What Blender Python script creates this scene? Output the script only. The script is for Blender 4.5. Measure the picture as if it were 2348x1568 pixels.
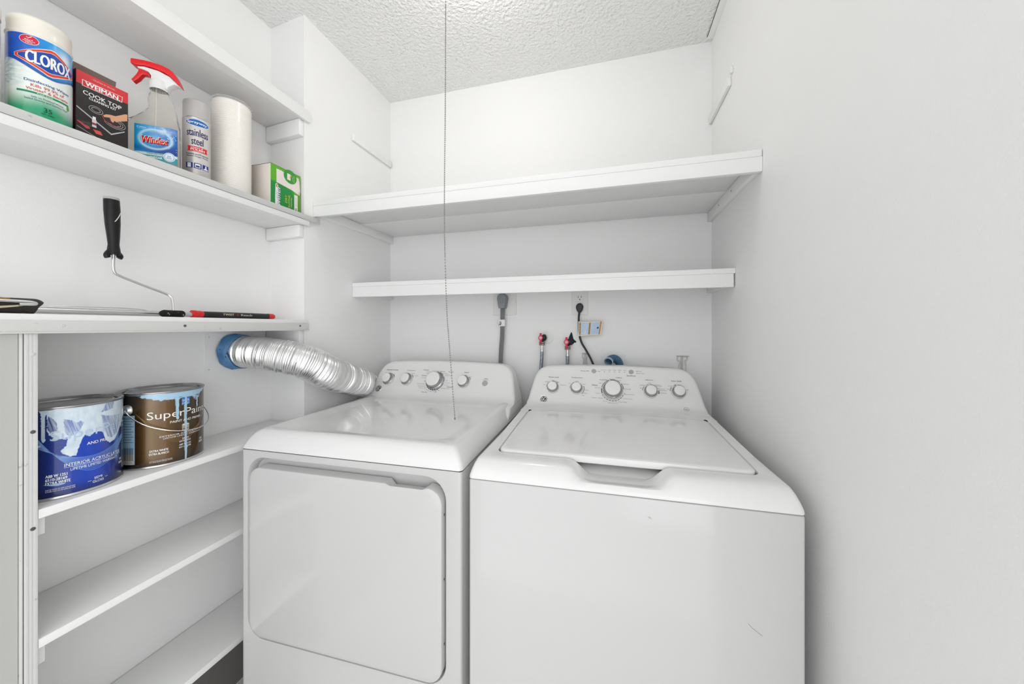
import bpy, bmesh, math, random
from mathutils import Vector, Matrix, noise
from mathutils.geometry import tessellate_polygon
for _o in list(bpy.data.objects): bpy.data.objects.remove(_o)
SC = bpy.context.scene
C = SC.collection
# ------------------------------------------------------------------ camera, world, exposure
cd = bpy.data.cameras.new('camera'); cam = bpy.data.objects.new('camera', cd); C.objects.link(cam)
cd.sensor_width = 36.0; cd.lens = 785/2348*36
cd.shift_x = (1174-1188)/2348; cd.shift_y = -(784-749)/2348
cd.clip_start = .02
cam.location = (0, 0, 1.25); cam.rotation_euler = (math.pi/2, 0, .2604)
SC.camera = cam
SC.view_settings.view_transform = 'Standard'; SC.view_settings.look = 'None'
SC.view_settings.gamma = 1; SC.view_settings.use_curve_mapping = False
SC.view_settings.exposure = 0.06
W = bpy.data.worlds.new('world'); SC.world = W; W.use_nodes = True
W.node_tree.nodes['Background'].inputs[0].default_value = (.985, .995, 1, 1)
W.node_tree.nodes['Background'].inputs[1].default_value = 1.6
# soft fill light added behind the camera to flatten the contrast
wd = bpy.data.lights.new('rear_fill_light', 'AREA'); wo = bpy.data.objects.new('rear_fill_light', wd); C.objects.link(wo)
wd.shape = 'RECTANGLE'; wd.size = 2.2; wd.size_y = 1.8; wd.energy = 14; wd.color = (.99,.995,1)
wo.location = (1.3, -2.6, 1.25); wo.rotation_euler = (Vector((-.5,1.2,1.1))-Vector(wo.location)).to_track_quat('-Z','Y').to_euler()
BULB_STRENGTH = 52.0

# ------------------------------------------------------------------ materials
def lin(c):
    return tuple((x/12.92 if x <= .04045 else ((x+.055)/1.055)**2.4) for x in c)
def hx(h): return lin((int(h[0:2],16)/255, int(h[2:4],16)/255, int(h[4:6],16)/255))
def mat(name, col, rough=.5, metal=0, spec=.5, trans=0, ior=1.45, coat=0, emit=0, bump=None, attr=False, spots=None, alpha=1):
    m = bpy.data.materials.new(name); m.use_nodes = True
    nt = m.node_tree; b = nt.nodes['Principled BSDF']
    b.inputs['Base Color'].default_value = (*col, 1)
    b.inputs['Roughness'].default_value = rough; b.inputs['Metallic'].default_value = metal
    b.inputs['IOR'].default_value = ior
    b.inputs['Specular IOR Level'].default_value = spec
    b.inputs['Transmission Weight'].default_value = trans
    b.inputs['Coat Weight'].default_value = coat; b.inputs['Coat Roughness'].default_value = .08
    b.inputs['Alpha'].default_value = alpha
    if emit:
        b.inputs['Emission Color'].default_value = (*col, 1); b.inputs['Emission Strength'].default_value = emit
    if attr:
        a = nt.nodes.new('ShaderNodeAttribute'); a.attribute_name = 'print'
        nt.links.new(a.outputs['Color'], b.inputs['Base Color'])
    tc = nt.nodes.new('ShaderNodeTexCoord')
    if bump:
        last = None
        for (kind, scale, strength, dist) in bump:
            if kind == 'v':
                t = nt.nodes.new('ShaderNodeTexVoronoi'); t.inputs['Scale'].default_value = scale; o = t.outputs['Distance']
                t.feature = 'SMOOTH_F1'
            else:
                t = nt.nodes.new('ShaderNodeTexNoise'); t.inputs['Scale'].default_value = scale
                t.inputs['Detail'].default_value = 4; o = t.outputs['Fac']
            nt.links.new(tc.outputs['Object'], t.inputs['Vector'])
            bp = nt.nodes.new('ShaderNodeBump'); bp.inputs['Strength'].default_value = strength
            bp.inputs['Distance'].default_value = dist
            nt.links.new(o, bp.inputs['Height'])
            if last: nt.links.new(last.outputs['Normal'], bp.inputs['Normal'])
            last = bp
        nt.links.new(last.outputs['Normal'], b.inputs['Normal'])
    if spots:   # (colour, scale, threshold): speckles or scuffs of another colour
        c2, sc, th = spots
        t = nt.nodes.new('ShaderNodeTexNoise'); t.inputs['Scale'].default_value = sc; t.inputs['Detail'].default_value = 6
        nt.links.new(tc.outputs['Object'], t.inputs['Vector'])
        r = nt.nodes.new('ShaderNodeMapRange'); r.inputs['From Min'].default_value = th; r.inputs['From Max'].default_value = th+.04
        nt.links.new(t.outputs['Fac'], r.inputs['Value'])
        x = nt.nodes.new('ShaderNodeMix'); x.data_type = 'RGBA'
        x.inputs['A'].default_value = (*col, 1); x.inputs['B'].default_value = (*c2, 1)
        nt.links.new(r.outputs['Result'], x.inputs['Factor']); nt.links.new(x.outputs['Result'], b.inputs['Base Color'])
    return m
M_WALL = mat('wall_paint', (.90,.90,.895), .55, spec=.35, bump=[('n',240,.16,.002),('n',30,.08,.004)])
M_CEIL = mat('ceiling_texture', (.90,.898,.89), .6, bump=[('n',75,.9,.011),('v',110,.45,.006)])
M_TRIM = mat('shelf_paint', (.87,.87,.865), .42, spec=.4, bump=[('n',60,.10,.002)])
M_TRIMW= mat('worn_trim_paint', (.68,.68,.665), .38, spec=.5, bump=[('n',90,.25,.002)], spots=((.5,.49,.47),42,.66))
M_GREYW= mat('shaded_partition_tone', (.52,.52,.505), .6, bump=[('n',120,.12,.002)])  # grey of the partition is its shading, put into the base colour
M_STRIP= mat('painted_metal_strip', (.62,.62,.61), .35, spec=.6, bump=[('n',50,.12,.001)], spots=((.45,.44,.42),60,.70))
M_FLOOR= mat('floor_vinyl', (.82,.81,.79), .5)
M_CAULK= mat('dark_gap', (.10,.10,.095), .8)
M_ENAM = mat('white_enamel', (.61,.61,.605), .13, spec=.5, coat=.3)  # machine fronts toned darker to offset the strong light on them
M_ENAMP= mat('white_plastic', (.81,.81,.805), .09, spec=.55)  # machine tops toned lighter to make up for weak light there
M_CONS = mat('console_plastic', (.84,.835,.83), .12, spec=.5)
M_KNOB = mat('knob_white', (.86,.86,.85), .15, coat=.4)
M_CHAIN = mat('dull_chain_metal', (.26,.255,.25), .4, metal=.7)
M_CHROME = mat('chrome', (.82,.82,.83), .16, metal=1)
M_STEEL = mat('brushed_steel', (.66,.66,.67), .28, metal=1)
M_GREYB = mat('grey_button', (.43,.43,.43), .4)
M_BLACK = mat('black_plastic', (.02,.02,.022), .38)
M_DARK = mat('dark_slot', (.015,.015,.015), .7)
M_PRINT = mat('printed_ink', (1,1,1), .35, attr=True)
M_PRINTG = mat('glossy_print', (1,1,1), .2, attr=True, coat=.4)
M_FOIL = mat('aluminium_foil', (.88,.88,.885), .27, metal=1, bump=[('n',60,.15,.002)])
M_TAPE = mat('blue_tape', hx('5f90bd'), .5, bump=[('n',60,.6,.004)], spots=(hx('2f3f66'),55,.64))
M_CREAM = mat('cream_plastic', hx('efe9de'), .35, coat=.2)
M_CLEAR = mat('clear_plastic', (1,.975,.94), .03, trans=1, ior=1.2, spec=.4)
M_RED = mat('red_plastic', hx('e3141c'), .25, coat=.3)
M_GREYCAP = mat('grey_cap', (.5,.48,.47), .35)
M_ROLL = mat('ribbed_white_roll', hx('f6f1ea'), .3, coat=.4)
M_RUBBER = mat('black_rubber', (.008,.008,.009), .4, spec=.35)
M_GRIT = mat('speckled_black_grip', (.012,.012,.012), .7, spec=.25, bump=[('n',150,.7,.003)], spots=((.42,.42,.38),120,.66))
M_GRITB = mat('speckled_brown_cover', (.03,.024,.02), .5, bump=[('n',120,.8,.003)], spots=((.42,.20,.04),45,.60))
M_GCORD = mat('grey_cord', (.20,.205,.215), .45)
M_GREYPLUG = mat('grey_plug', (.26,.275,.30), .45)
M_BRASS = mat('old_brass', (.34,.29,.23), .4, metal=.8)
M_VRED = mat('valve_red', hx('d21c4a'), .35)
M_HOSE = mat('braided_hose', (.30,.34,.40), .35, metal=.7, bump=[('n',220,.5,.002)])
M_BLUEH = mat('blue_corrugated_hose', hx('4a6f8f'), .35, coat=.2)
M_PLATE = mat('cover_plate', (.82,.82,.80), .3)
M_BULB = mat('bulb_glow', (1,.965,.91), .5, emit=BULB_STRENGTH)
M_CARD = mat('plain_card', hx('e6ded6'), .6)

# ------------------------------------------------------------------ mesh helpers
def obj(name, bm, m, parent=None, smooth=True, ang=35):
    me = bpy.data.meshes.new(name); bm.normal_update(); bm.to_mesh(me); bm.free()
    for x in (m if isinstance(m, (list, tuple)) else [m]): me.materials.append(x)
    if smooth:
        me.polygons.foreach_set('use_smooth', [True]*len(me.polygons))
        me.set_sharp_from_angle(angle=math.radians(ang))
    o = bpy.data.objects.new(name, me); C.objects.link(o)
    if parent: o.parent = parent
    return o
def thing(name, label, cat, loc=(0,0,0), rz=0, group=None):
    o = bpy.data.objects.new(name, None); C.objects.link(o); o.empty_display_size = .05
    o.location = loc; o.rotation_euler = (0,0,rz); o['label'] = label; o['category'] = cat
    if group: o['group'] = group
    return o
def tag(o, label, cat, group=None):
    o['label'] = label; o['category'] = cat
    if group: o['group'] = group
    return o
def struct(name, bm, m, label=None, **k):
    o = obj(name, bm, m, **k); o['kind'] = 'structure'
    if label: o['label'] = label
    return o
def B(): return bmesh.new()
def setmat(bm, n0, mi):
    bm.faces.ensure_lookup_table()
    for f in bm.faces[n0:]: f.material_index = mi
def box(bm, x0, x1, y0, y1, z0, z1, bev=0, mi=0, seg=2):
    n0 = len(bm.faces)
    t = bmesh.new()
    bmesh.ops.create_cube(t, size=1)
    for v in t.verts: v.co = ((x0+x1)/2+v.co.x*(x1-x0), (y0+y1)/2+v.co.y*(y1-y0), (z0+z1)/2+v.co.z*(z1-z0))
    if bev: bmesh.ops.bevel(t, geom=list(t.edges), offset=bev, segments=seg, affect='EDGES', profile=.5)
    merge(bm, t); setmat(bm, n0, mi); return bm
def merge(bm, t, M=None):
    mp = {}
    for v in t.verts: mp[v] = bm.verts.new(M @ v.co if M else v.co)
    for f in t.faces:
        try: nf = bm.faces.new([mp[v] for v in f.verts]); nf.material_index = f.material_index
        except ValueError: pass
    t.free()
def prism(bm, pts, z0, z1, mi=0, bev=0):
    t = bmesh.new(); n0 = len(bm.faces)
    lo = [t.verts.new((p[0], p[1], z0)) for p in pts]; hi = [t.verts.new((p[0], p[1], z1)) for p in pts]
    n = len(pts); t.faces.new(lo[::-1]); t.faces.new(hi)
    for i in range(n): t.faces.new((lo[i], lo[(i+1)%n], hi[(i+1)%n], hi[i]))
    bmesh.ops.recalc_face_normals(t, faces=t.faces)
    if bev: bmesh.ops.bevel(t, geom=list(t.edges), offset=bev, segments=2, affect='EDGES', profile=.5)
    merge(bm, t); setmat(bm, n0, mi); return bm
def loft(bm, rings, cap0=True, cap1=True, closed=True, mi=0):
    n0 = len(bm.faces)
    R = [[bm.verts.new(p) for p in r] for r in rings]
    n = len(R[0])
    for a, b in zip(R[:-1], R[1:]):
        for i in range(n if closed else n-1):
            j = (i+1) % n
            bm.faces.new((a[i], a[j], b[j], b[i]))
    if cap0: bm.faces.new(R[0][::-1])
    if cap1: bm.faces.new(R[-1])
    setmat(bm, n0, mi); return R
def rr(x0, x1, y0, y1, r, ns=10, nc=5):
    """rounded rectangle, counter-clockwise from the lower left, equal point counts for any size"""
    P = []
    cs = [((x1-r, y0+r), -90), ((x1-r, y1-r), 0), ((x0+r, y1-r), 90), ((x0+r, y0+r), 180)]
    st = [((x0+r, y0), (x1-r, y0)), ((x1, y0+r), (x1, y1-r)), ((x1-r, y1), (x0+r, y1)), ((x0, y1-r), (x0, y0+r))]
    for (a, b), ((cx, cy), a0) in zip(st, cs):
        for i in range(ns): P.append((a[0]+(b[0]-a[0])*i/ns, a[1]+(b[1]-a[1])*i/ns))
        for i in range(nc):
            t = math.radians(a0+90*i/nc); P.append((cx+r*math.cos(t), cy+r*math.sin(t)))
    return P
def lathe(bm, prof, cx=0, cy=0, n=48, mi=0, M=None):
    """prof: (radius, z) from bottom to top; radius 0 closes"""
    n0 = len(bm.faces); t = bmesh.new(); prev = None
    for r, z in prof:
        if r <= 1e-6: cur = [t.verts.new((cx, cy, z))]
        else: cur = [t.verts.new((cx+r*math.cos(2*math.pi*i/n), cy+r*math.sin(2*math.pi*i/n), z)) for i in range(n)]
        if prev:
            if len(prev) == 1 and len(cur) > 1:
                for i in range(n): t.faces.new((prev[0], cur[(i+1)%n], cur[i]))
            elif len(cur) == 1 and len(prev) > 1:
                for i in range(n): t.faces.new((prev[i], prev[(i+1)%n], cur[0]))
            elif len(cur) > 1:
                for i in range(n): t.faces.new((prev[i], prev[(i+1)%n], cur[(i+1)%n], cur[i]))
        prev = cur
    merge(bm, t, M); setmat(bm, n0, mi); return bm
def smooth_path(pts, k=8):
    """Catmull-Rom through 3-D points"""
    P = [Vector(p) for p in pts]; out = []
    for i in range(len(P)-1):
        p0 = P[max(i-1,0)]; p1 = P[i]; p2 = P[i+1]; p3 = P[min(i+2,len(P)-1)]
        for j in range(k):
            t = j/k
            out.append(.5*((2*p1)+(-p0+p2)*t+(2*p0-5*p1+4*p2-p3)*t*t+(-p0+3*p1-3*p2+p3)*t**3))
    out.append(P[-1]); return out
def tube(bm, pts, r, n=12, mi=0, caps=True, flat=None):
    """r: number or list; flat=(ky, axis) squashes the section"""
    pts = [Vector(p) for p in pts]; rings = []
    up = None
    for i, p in enumerate(pts):
        t = (pts[min(i+1,len(pts)-1)]-pts[max(i-1,0)]).normalized()
        if up is None:
            a = Vector((0,0,1)) if abs(t.z) < .9 else Vector((1,0,0))
            if flat: a = Vector(flat[1])
            s = t.cross(a).normalized()
        else:
            s = t.cross(up).normalized()
        up = s.cross(t).normalized()
        rad = r[i] if isinstance(r, (list, tuple)) else r
        kf = flat[0] if flat else 1
        rings.append([p+rad*(s*math.cos(2*math.pi*k/n)+up*kf*math.sin(2*math.pi*k/n)) for k in range(n)])
    loft(bm, rings, caps, caps, mi=mi); return bm
def sphere(bm, c, r, u=16, v=10, mi=0, sc=(1,1,1)):
    n0 = len(bm.faces); t = bmesh.new(); bmesh.ops.create_uvsphere(t, u_segments=u, v_segments=v, radius=r)
    for x in t.verts: x.co = Vector((x.co.x*sc[0], x.co.y*sc[1], x.co.z*sc[2]))+Vector(c)
    merge(bm, t); setmat(bm, n0, mi); return bm

# ------------------------------------------------------------------ printed artwork: flat shapes and lettering in (u, v), then wrapped on their surface
_tc = {}
def glyphs(s, bold=0):
    k = (s, bold)
    if k not in _tc:
        cu = bpy.data.curves.new('t', 'FONT'); cu.body = s; cu.resolution_u = 3; cu.offset = bold
        cu.fill_mode = 'FRONT' if hasattr(cu, 'fill_mode') else cu.fill_mode
        o = bpy.data.objects.new('t', cu); C.objects.link(o)
        dg = bpy.context.evaluated_depsgraph_get(); dg.update()
        me = bpy.data.meshes.new_from_object(o.evaluated_get(dg))
        _tc[k] = ([(v.co.x, v.co.y) for v in me.vertices], [tuple(p.vertices) for p in me.polygons])
        bpy.data.meshes.remove(me); bpy.data.objects.remove(o); bpy.data.curves.remove(cu)
    return _tc[k]
class Art:
    def __init__(s): s.bm = bmesh.new(); s.cl = s.bm.loops.layers.float_color.new('print')
    def _add(s, pts, tris, col, lay):
        vs = [s.bm.verts.new((x, y, lay)) for x, y in pts]
        for t in tris:
            try: f = s.bm.faces.new([vs[i] for i in t])
            except ValueError: continue
            for l in f.loops: l[s.cl] = (*col, 1)
    def poly(s, pts, col, lay=0):
        tr = tessellate_polygon([[Vector((x, y, 0)) for x, y in pts]])
        s._add(pts, tr, col, lay)
    def rect(s, x0, x1, y0, y1, col, lay=0): s._add([(x0,y0),(x1,y0),(x1,y1),(x0,y1)], [(0,1,2,3)], col, lay)
    def ell(s, cx, cy, rx, ry, col, lay=0, n=32, rot=0):
        c, q = math.cos(rot), math.sin(rot)
        s._add([(cx+rx*math.cos(a)*c-ry*math.sin(a)*q, cy+rx*math.cos(a)*q+ry*math.sin(a)*c) for a in [2*math.pi*i/n for i in range(n)]], [tuple(range(n))], col, lay)
    def line(s, pts, w, col, lay=0):
        L, R = [], []
        for i, p in enumerate(pts):
            a = pts[max(i-1,0)]; b = pts[min(i+1,len(pts)-1)]
            dx, dy = b[0]-a[0], b[1]-a[1]; n = math.hypot(dx, dy) or 1
            L.append((p[0]-dy/n*w/2, p[1]+dx/n*w/2)); R.append((p[0]+dy/n*w/2, p[1]-dx/n*w/2))
        n = len(pts)
        s._add(L+R, [(i, i+n, i+n+1, i+1) for i in range(n-1)], col, lay)
    def text(s, t, cx, cy, w, h, col, lay=0, bold=0, shear=0, rot=0, cap=True):
        """centre, full width, full height of the ink box"""
        v, f = glyphs(t, 0)
        if not v: return
        x0 = min(a for a, b in v); x1 = max(a for a, b in v); y0 = min(b for a, b in v); y1 = max(b for a, b in v)
        if h is None: h = w*(y1-y0)/(x1-x0)
        kx, ky = w/(x1-x0), h/(y1-y0); c, q = math.cos(rot), math.sin(rot); P = []
        for a, b in v:
            X = (a-(x0+x1)/2)*kx+shear*(b-(y0+y1)/2)*ky; Y = (b-(y0+y1)/2)*ky
            P.append((cx+X*c-Y*q, cy+X*q+Y*c))
        s._add(P, f, col, lay)
        if bold:      # heavier strokes: the same outline again, a hair to each side
            for k in ((1,.3,.35),(-1,-.3,.7)):
                d = bold*1.1*h
                s._add([(x+d*(k[0]*c-k[1]*q), y+d*(k[0]*q+k[1]*c)) for x, y in P], f, col, lay+k[2])
    def build(s, name, fn, parent, m=None, step=0):
        bm = s.bm
        if step and bm.verts:
            u0 = min(v.co.x for v in bm.verts); u1 = max(v.co.x for v in bm.verts); u = u0+step
            while u < u1:
                bmesh.ops.bisect_plane(bm, geom=bm.verts[:]+bm.edges[:]+bm.faces[:], plane_co=(u,0,0), plane_no=(1,0,0), dist=1e-7)
                u += step
        for v in bm.verts: v.co = fn(v.co.x, v.co.y, .00012+v.co.z*.00018)
        return obj(name, bm, m or M_PRINT, parent, smooth=False)
def cylmap(cx, cy, r, phi0):
    return lambda u, v, h: Vector((cx+(r+h)*math.cos(phi0+u/r), cy+(r+h)*math.sin(phi0+u/r), v))
def artcyl(name, r, phi0, v0, v1, colfn, parent, m, du=.0012, dv=.0012, um=.075):
    """cylinder band whose colour is a printed pattern given by colfn(u, v); fine where |u| < um"""
    half = math.pi*r; um = min(um, half*.98)
    U = [-half+(half-um)*i/16 for i in range(16)]
    n = int(2*um/du); U += [-um+2*um*i/n for i in range(n+1)]
    U += [um+(half-um)*i/16 for i in range(1, 16)]
    nv = max(1, int((v1-v0)/dv)); nu = len(U); V = [v0+(v1-v0)*j/nv for j in range(nv+1)]
    me = bpy.data.meshes.new(name)
    me.from_pydata([(r*math.cos(phi0+u/r), r*math.sin(phi0+u/r), v) for v in V for u in U], [],
                   [(j*nu+i, j*nu+(i+1)%nu, (j+1)*nu+(i+1)%nu, (j+1)*nu+i) for j in range(nv) for i in range(nu)])
    at = me.color_attributes.new('print', 'FLOAT_COLOR', 'POINT')
    at.data.foreach_set('color', [x for v in V for u in U for x in (*colfn(u, v), 1)])
    me.materials.append(m); me.polygons.foreach_set('use_smooth', [True]*len(me.polygons))
    o = bpy.data.objects.new(name, me); C.objects.link(o); o.parent = parent
    return o
def artgrid(art, x0, x1, y0, y1, nx, ny, colfn, lay=0):
    bm = art.bm; vs = [[bm.verts.new((x0+(x1-x0)*i/nx, y0+(y1-y0)*j/ny, lay)) for i in range(nx+1)] for j in range(ny+1)]
    for j in range(ny):
        for i in range(nx):
            f = bm.faces.new((vs[j][i], vs[j][i+1], vs[j+1][i+1], vs[j+1][i]))
            for l in f.loops: l[art.cl] = (*colfn(l.vert.co.x, l.vert.co.y), 1)
def mix(a, b, t):
    t = max(0, min(1, t)); return tuple(x+(y-x)*t for x, y in zip(a, b))
def sst(a, b, x):
    t = max(0, min(1, (x-a)/(b-a))); return t*t*(3-2*t)
WHITE = (.9,.9,.9); INK = hx('3a3a3c')

# ================================================================== the setting
LX, RX, BY, CZ = -1.088, .398, 1.533, 2.40
RBX, EY = -1.262, 1.017       # recess back wall, recess return edge
struct('floor', box(B(), -1.5, .6, -.9, 1.75, -.06, 0), M_FLOOR, smooth=False)
struct('ceiling', box(B(), -1.5, .6, -.9, 1.75, CZ, CZ+.06), M_CEIL, smooth=False)
struct('wall_back', box(B(), LX-.2, RX+.2, BY, BY+.1, 0, CZ), M_WALL, smooth=False)
struct('wall_right', box(B(), RX, RX+.1, .05, BY, 0, CZ), M_WALL, smooth=False)
struct('wall_left', prism(B(), [(LX,EY),(LX,BY),(-1.42,BY),(-1.42,1.047),(RBX,1.031)], 0, CZ), M_WALL, smooth=False)
struct('wall_recess', box(B(), RBX-.1, RBX, -.9, 1.031, 0, CZ), M_WALL, smooth=False)
struct('wall_partition', box(B(), RBX, -1.082, -.9, .383, 0, 1.2365, bev=.001), M_GREYW, smooth=False)
# metal corner post closing the partition, grooved, with screws
bm = B()
box(bm, -1.10, -1.078, .3835, .3868, 0, 1.2365, bev=.0006)
box(bm, -1.10, -1.0745, .3880, .3927, 0, 1.2365, bev=.0004)
box(bm, -1.10, -1.0745, .3928, .3973, 0, 1.2365, bev=.0004)
box(bm, -1.10, -1.0743, .3974, .4032, 0, 1.2365, bev=.0004)
box(bm, -1.262, -1.10, .3832, .4030, 0, 1.2365)
box(bm, -1.10, -1.0790, .3862, .3880, 0, 1.2360, mi=1)
t1 = struct('trim_1', bm, [M_TRIMW, M_CAULK])
for z, dz, dark in ((1.197, .003, 0), (1.047, .003, 1), (.86, .002, 1)):
    b = B(); lathe(b, [(0,0),(.0034,0),(.0034,.0008),(.0024,.0014),(0,.0014)], n=20, M=Matrix.Translation((-1.0746,.3972,z)) @ Matrix.Rotation(math.pi/2, 4, 'Y') @ Matrix.Scale(1,4))
    obj('screw', b, M_CAULK if dark else M_STRIP, t1)
# batten where ceiling meets right wall
struct('trim_2', box(B(), RX-.022, RX, .05, BY-.02, CZ-.006, CZ, bev=.001), M_WALL, smooth=False)
struct('trim_3', box(B(), RX-.0235, RX-.022, .05, BY-.03, CZ-.004, CZ), M_CAULK, smooth=False)

# ================================================================== shelves
FX = -1.075     # front plane of the recess shelves
def cleat(parent, x0, x1, y0, y1, z0, z1, m=M_TRIM):
    return obj('cleat', box(B(), x0, x1, y0, y1, z0, z1, bev=.0015), m, parent)
def nails(parent, pts, ax='x', m=M_CAULK):
    for (x, y, z) in pts:
        b = B(); sphere(b, (x,y,z), .0022, 10, 6, sc=(.4,1,1) if ax == 'x' else (1,.4,1)); obj('nail', b, m, parent)
def returncleat(parent, z0, z1):
    b = B(); k = (1.031-EY)/(RBX-(-1.088))
    f = lambda x: EY+(x-(-1.088))*k
    prism(b, [(-1.259, f(-1.259)-.021), (-1.0885, f(-1.088)-.021), (-1.0885, f(-1.088)-.0004), (-1.259, f(-1.259)-.0004)], z0, z1, bev=.0015)
    o = obj('cleat', b, M_TRIM, parent); return o
# alcove: deep upper shelf
s = thing('wall_shelf', 'deep white painted shelf spanning the alcove high above the washer and dryer', 'shelf', (0,0,0))
obj('board', box(B(), LX+.001, RX-.002, 1.056, 1.300, 1.7085, 1.7265, bev=.0008), M_TRIM, s)
obj('board', box(B(), LX+.016, RX-.014, 1.3030, BY-.0028, 1.7085, 1.7265, bev=.0015), M_TRIM, s)
obj('fascia', box(B(), LX+.001, RX-.0005, 1.057, 1.075, 1.668, 1.7083, bev=.0006), M_TRIM, s)
cleat(s, LX, LX+.018, 1.076, BY-.001, 1.674, 1.708); cleat(s, RX-.016, RX, 1.076, BY-.001, 1.672, 1.708)
nails(s, [(RX-.0165, 1.25, 1.69), (RX-.0165, 1.38, 1.688)])
s = thing('wall_shelf', 'narrow white painted shelf below the deep one, just above the outlets', 'shelf')
obj('board', box(B(), LX+.001, RX-.0005, 1.261, BY-.002, 1.4245, 1.4415, bev=.0008), M_TRIM, s)
obj('fascia', box(B(), LX+.001, RX-.005, 1.2625, 1.281, 1.380, 1.4243, bev=.0006), M_TRIM, s)
cleat(s, LX, LX+.018, 1.282, BY-.001, 1.386, 1.424); cleat(s, RX-.018, RX, 1.282, BY-.001, 1.386, 1.424)
tag(obj('shelf_cleat', box(B(), LX, LX+.011, 1.258, BY-.004, 2.064, 2.094, bev=.003), M_TRIM), 'bare white shelf cleat high on the left alcove wall', 'cleat')
b = box(B(), RX-.012, RX, 1.30, BY-.001, 2.064, 2.096, bev=.003); box(b, RX-.009, RX, 1.283, 1.2965, 2.096, 2.118, bev=.002)
tag(obj('shelf_cleat', b, M_TRIM), 'bare white shelf cleat high on the right wall', 'cleat')
# recess: five shelves
def recess_shelf(label, zt, th, y0, y1, lip=None, cz=None, side=False, m=M_TRIM):
    s = thing('recess_shelf', label, 'shelf')
    if y1 > EY:
        b = prism(B(), [(RBX+.0028,y0),(FX,y0),(FX,y1),(-1.0875,y1),(-1.0875,EY-.0005),(RBX+.0028,1.0282)], zt-th, zt, bev=.001)
    else: b = prism(B(), [(RBX+.0028,y0),(FX,y0),(FX,y1),(RBX+.0028,y1+.012)], zt-th, zt, bev=.001)
    obj('board', b, m, s)
    if cz: returncleat(s, *cz)
    if side: cleat(s, -1.24, -1.0885, .4040, .4175, *side)
    return s
u1 = recess_shelf('topmost white shelf in the left recess, empty', 2.049, .041, -.6, 1.034, cz=(1.950, 2.0075))
m1 = recess_shelf('white shelf in the left recess holding the cleaning supplies', 1.642, .0195, -.6, 1.030, cz=(1.578, 1.622))
b = B(); box(b, FX, FX+.0022, -.6, 1.074, 1.6425, 1.6605, bev=.0006); box(b, FX-.012, FX, -.6, 1.012, 1.6425, 1.6435)
obj('metal_strip', b, M_STRIP, m1)
ct = recess_shelf('white ledge in the left recess holding paint rollers, with a screwed metal edge strip', 1.275, .038, -.6, 1.016, cz=(1.190, 1.2365))
b = B(); box(b, FX, FX+.004, -.6, 1.022, 1.2368, 1.2625, bev=.0012); box(b, FX+.004, FX+.0055, -.6, 1.022, 1.2368, 1.2400, bev=.0006)
st = obj('metal_strip', b, M_TRIMW, ct)
for y, z, dk in ((.4335,1.2524,0), (.640,1.2524,1), (.84,1.2535,0), (.985,1.2530,1)):
    b = B(); lathe(b, [(0,0),(.0032,0),(.0032,.0006),(.0022,.0012),(0,.0008)], n=20, M=Matrix.Translation((FX+.004,y,z)) @ Matrix.Rotation(math.pi/2, 4, 'Y'))
    obj('screw', b, M_CAULK if dk else M_STRIP, st)
recess_shelf('white shelf in the left recess holding the two paint cans', .893, .018, .404, 1.012, side=(.838,.8745))
recess_shelf('empty white shelf directly below the paint cans', .640, .018, .404, 1.012, side=(.583,.6215))
recess_shelf('lowest white shelf beside the dryer, with chipped paint', .316, .018, .404, 1.012)
tag(obj('shadow_board', box(B(), RBX+.002, RBX+.02, .405, 1.012, .02, .285, bev=.002), mat('shadow_board_tone', (.20,.19,.18), .5, bump=[('n',40,.3,.002)])), 'dark board standing in for the shadow under the lowest shelf', 'board')  # added dark board, coloured for the shade below the lowest shelf

# ================================================================== ceiling lamp and its pull chain
lt = thing('ceiling_light', 'bare bulb in a white ceiling lampholder with a pull chain', 'ceiling light', (-.414, .885, CZ))
b = B(); lathe(b, [(0,-.030),(.026,-.030),(.032,-.026),(.036,-.012),(.055,-.006),(.058,0),(0,0)], n=40); obj('lamp_base', b, M_PLATE, lt)
b = B(); lathe(b, [(0,-.125),(.012,-.123),(.024,-.113),(.030,-.096),(.029,-.080),(.021,-.058),(.014,-.045),(.013,-.030)], n=32); obj('bulb', b, M_BULB, lt)
# beaded chain
bm = B()
path = smooth_path([(-.4470,.885,2.372),(-.4482,.885,2.176),(-.4496,.885,1.867),(-.4523,.885,1.558),(-.4455,.885,1.3105),(-.4360,.885,1.187),(-.4199,.885,.992)], 60)
acc = 0; last = path[0]; sphere(bm, last, .0018, 8, 5)
for p in path[1:]:
    acc += (p-last).length; last = p
    if acc >= .0044: sphere(bm, p, .0018, 8, 5); acc = 0
tube(bm, path[::6], .0004, 5)
sphere(bm, path[-1], .0026, 10, 6, sc=(1,1,1.6))
tag(obj('pull_chain', bm, M_CHAIN), 'long beaded metal pull chain hanging from the ceiling light over the dryer', 'chain')

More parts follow.
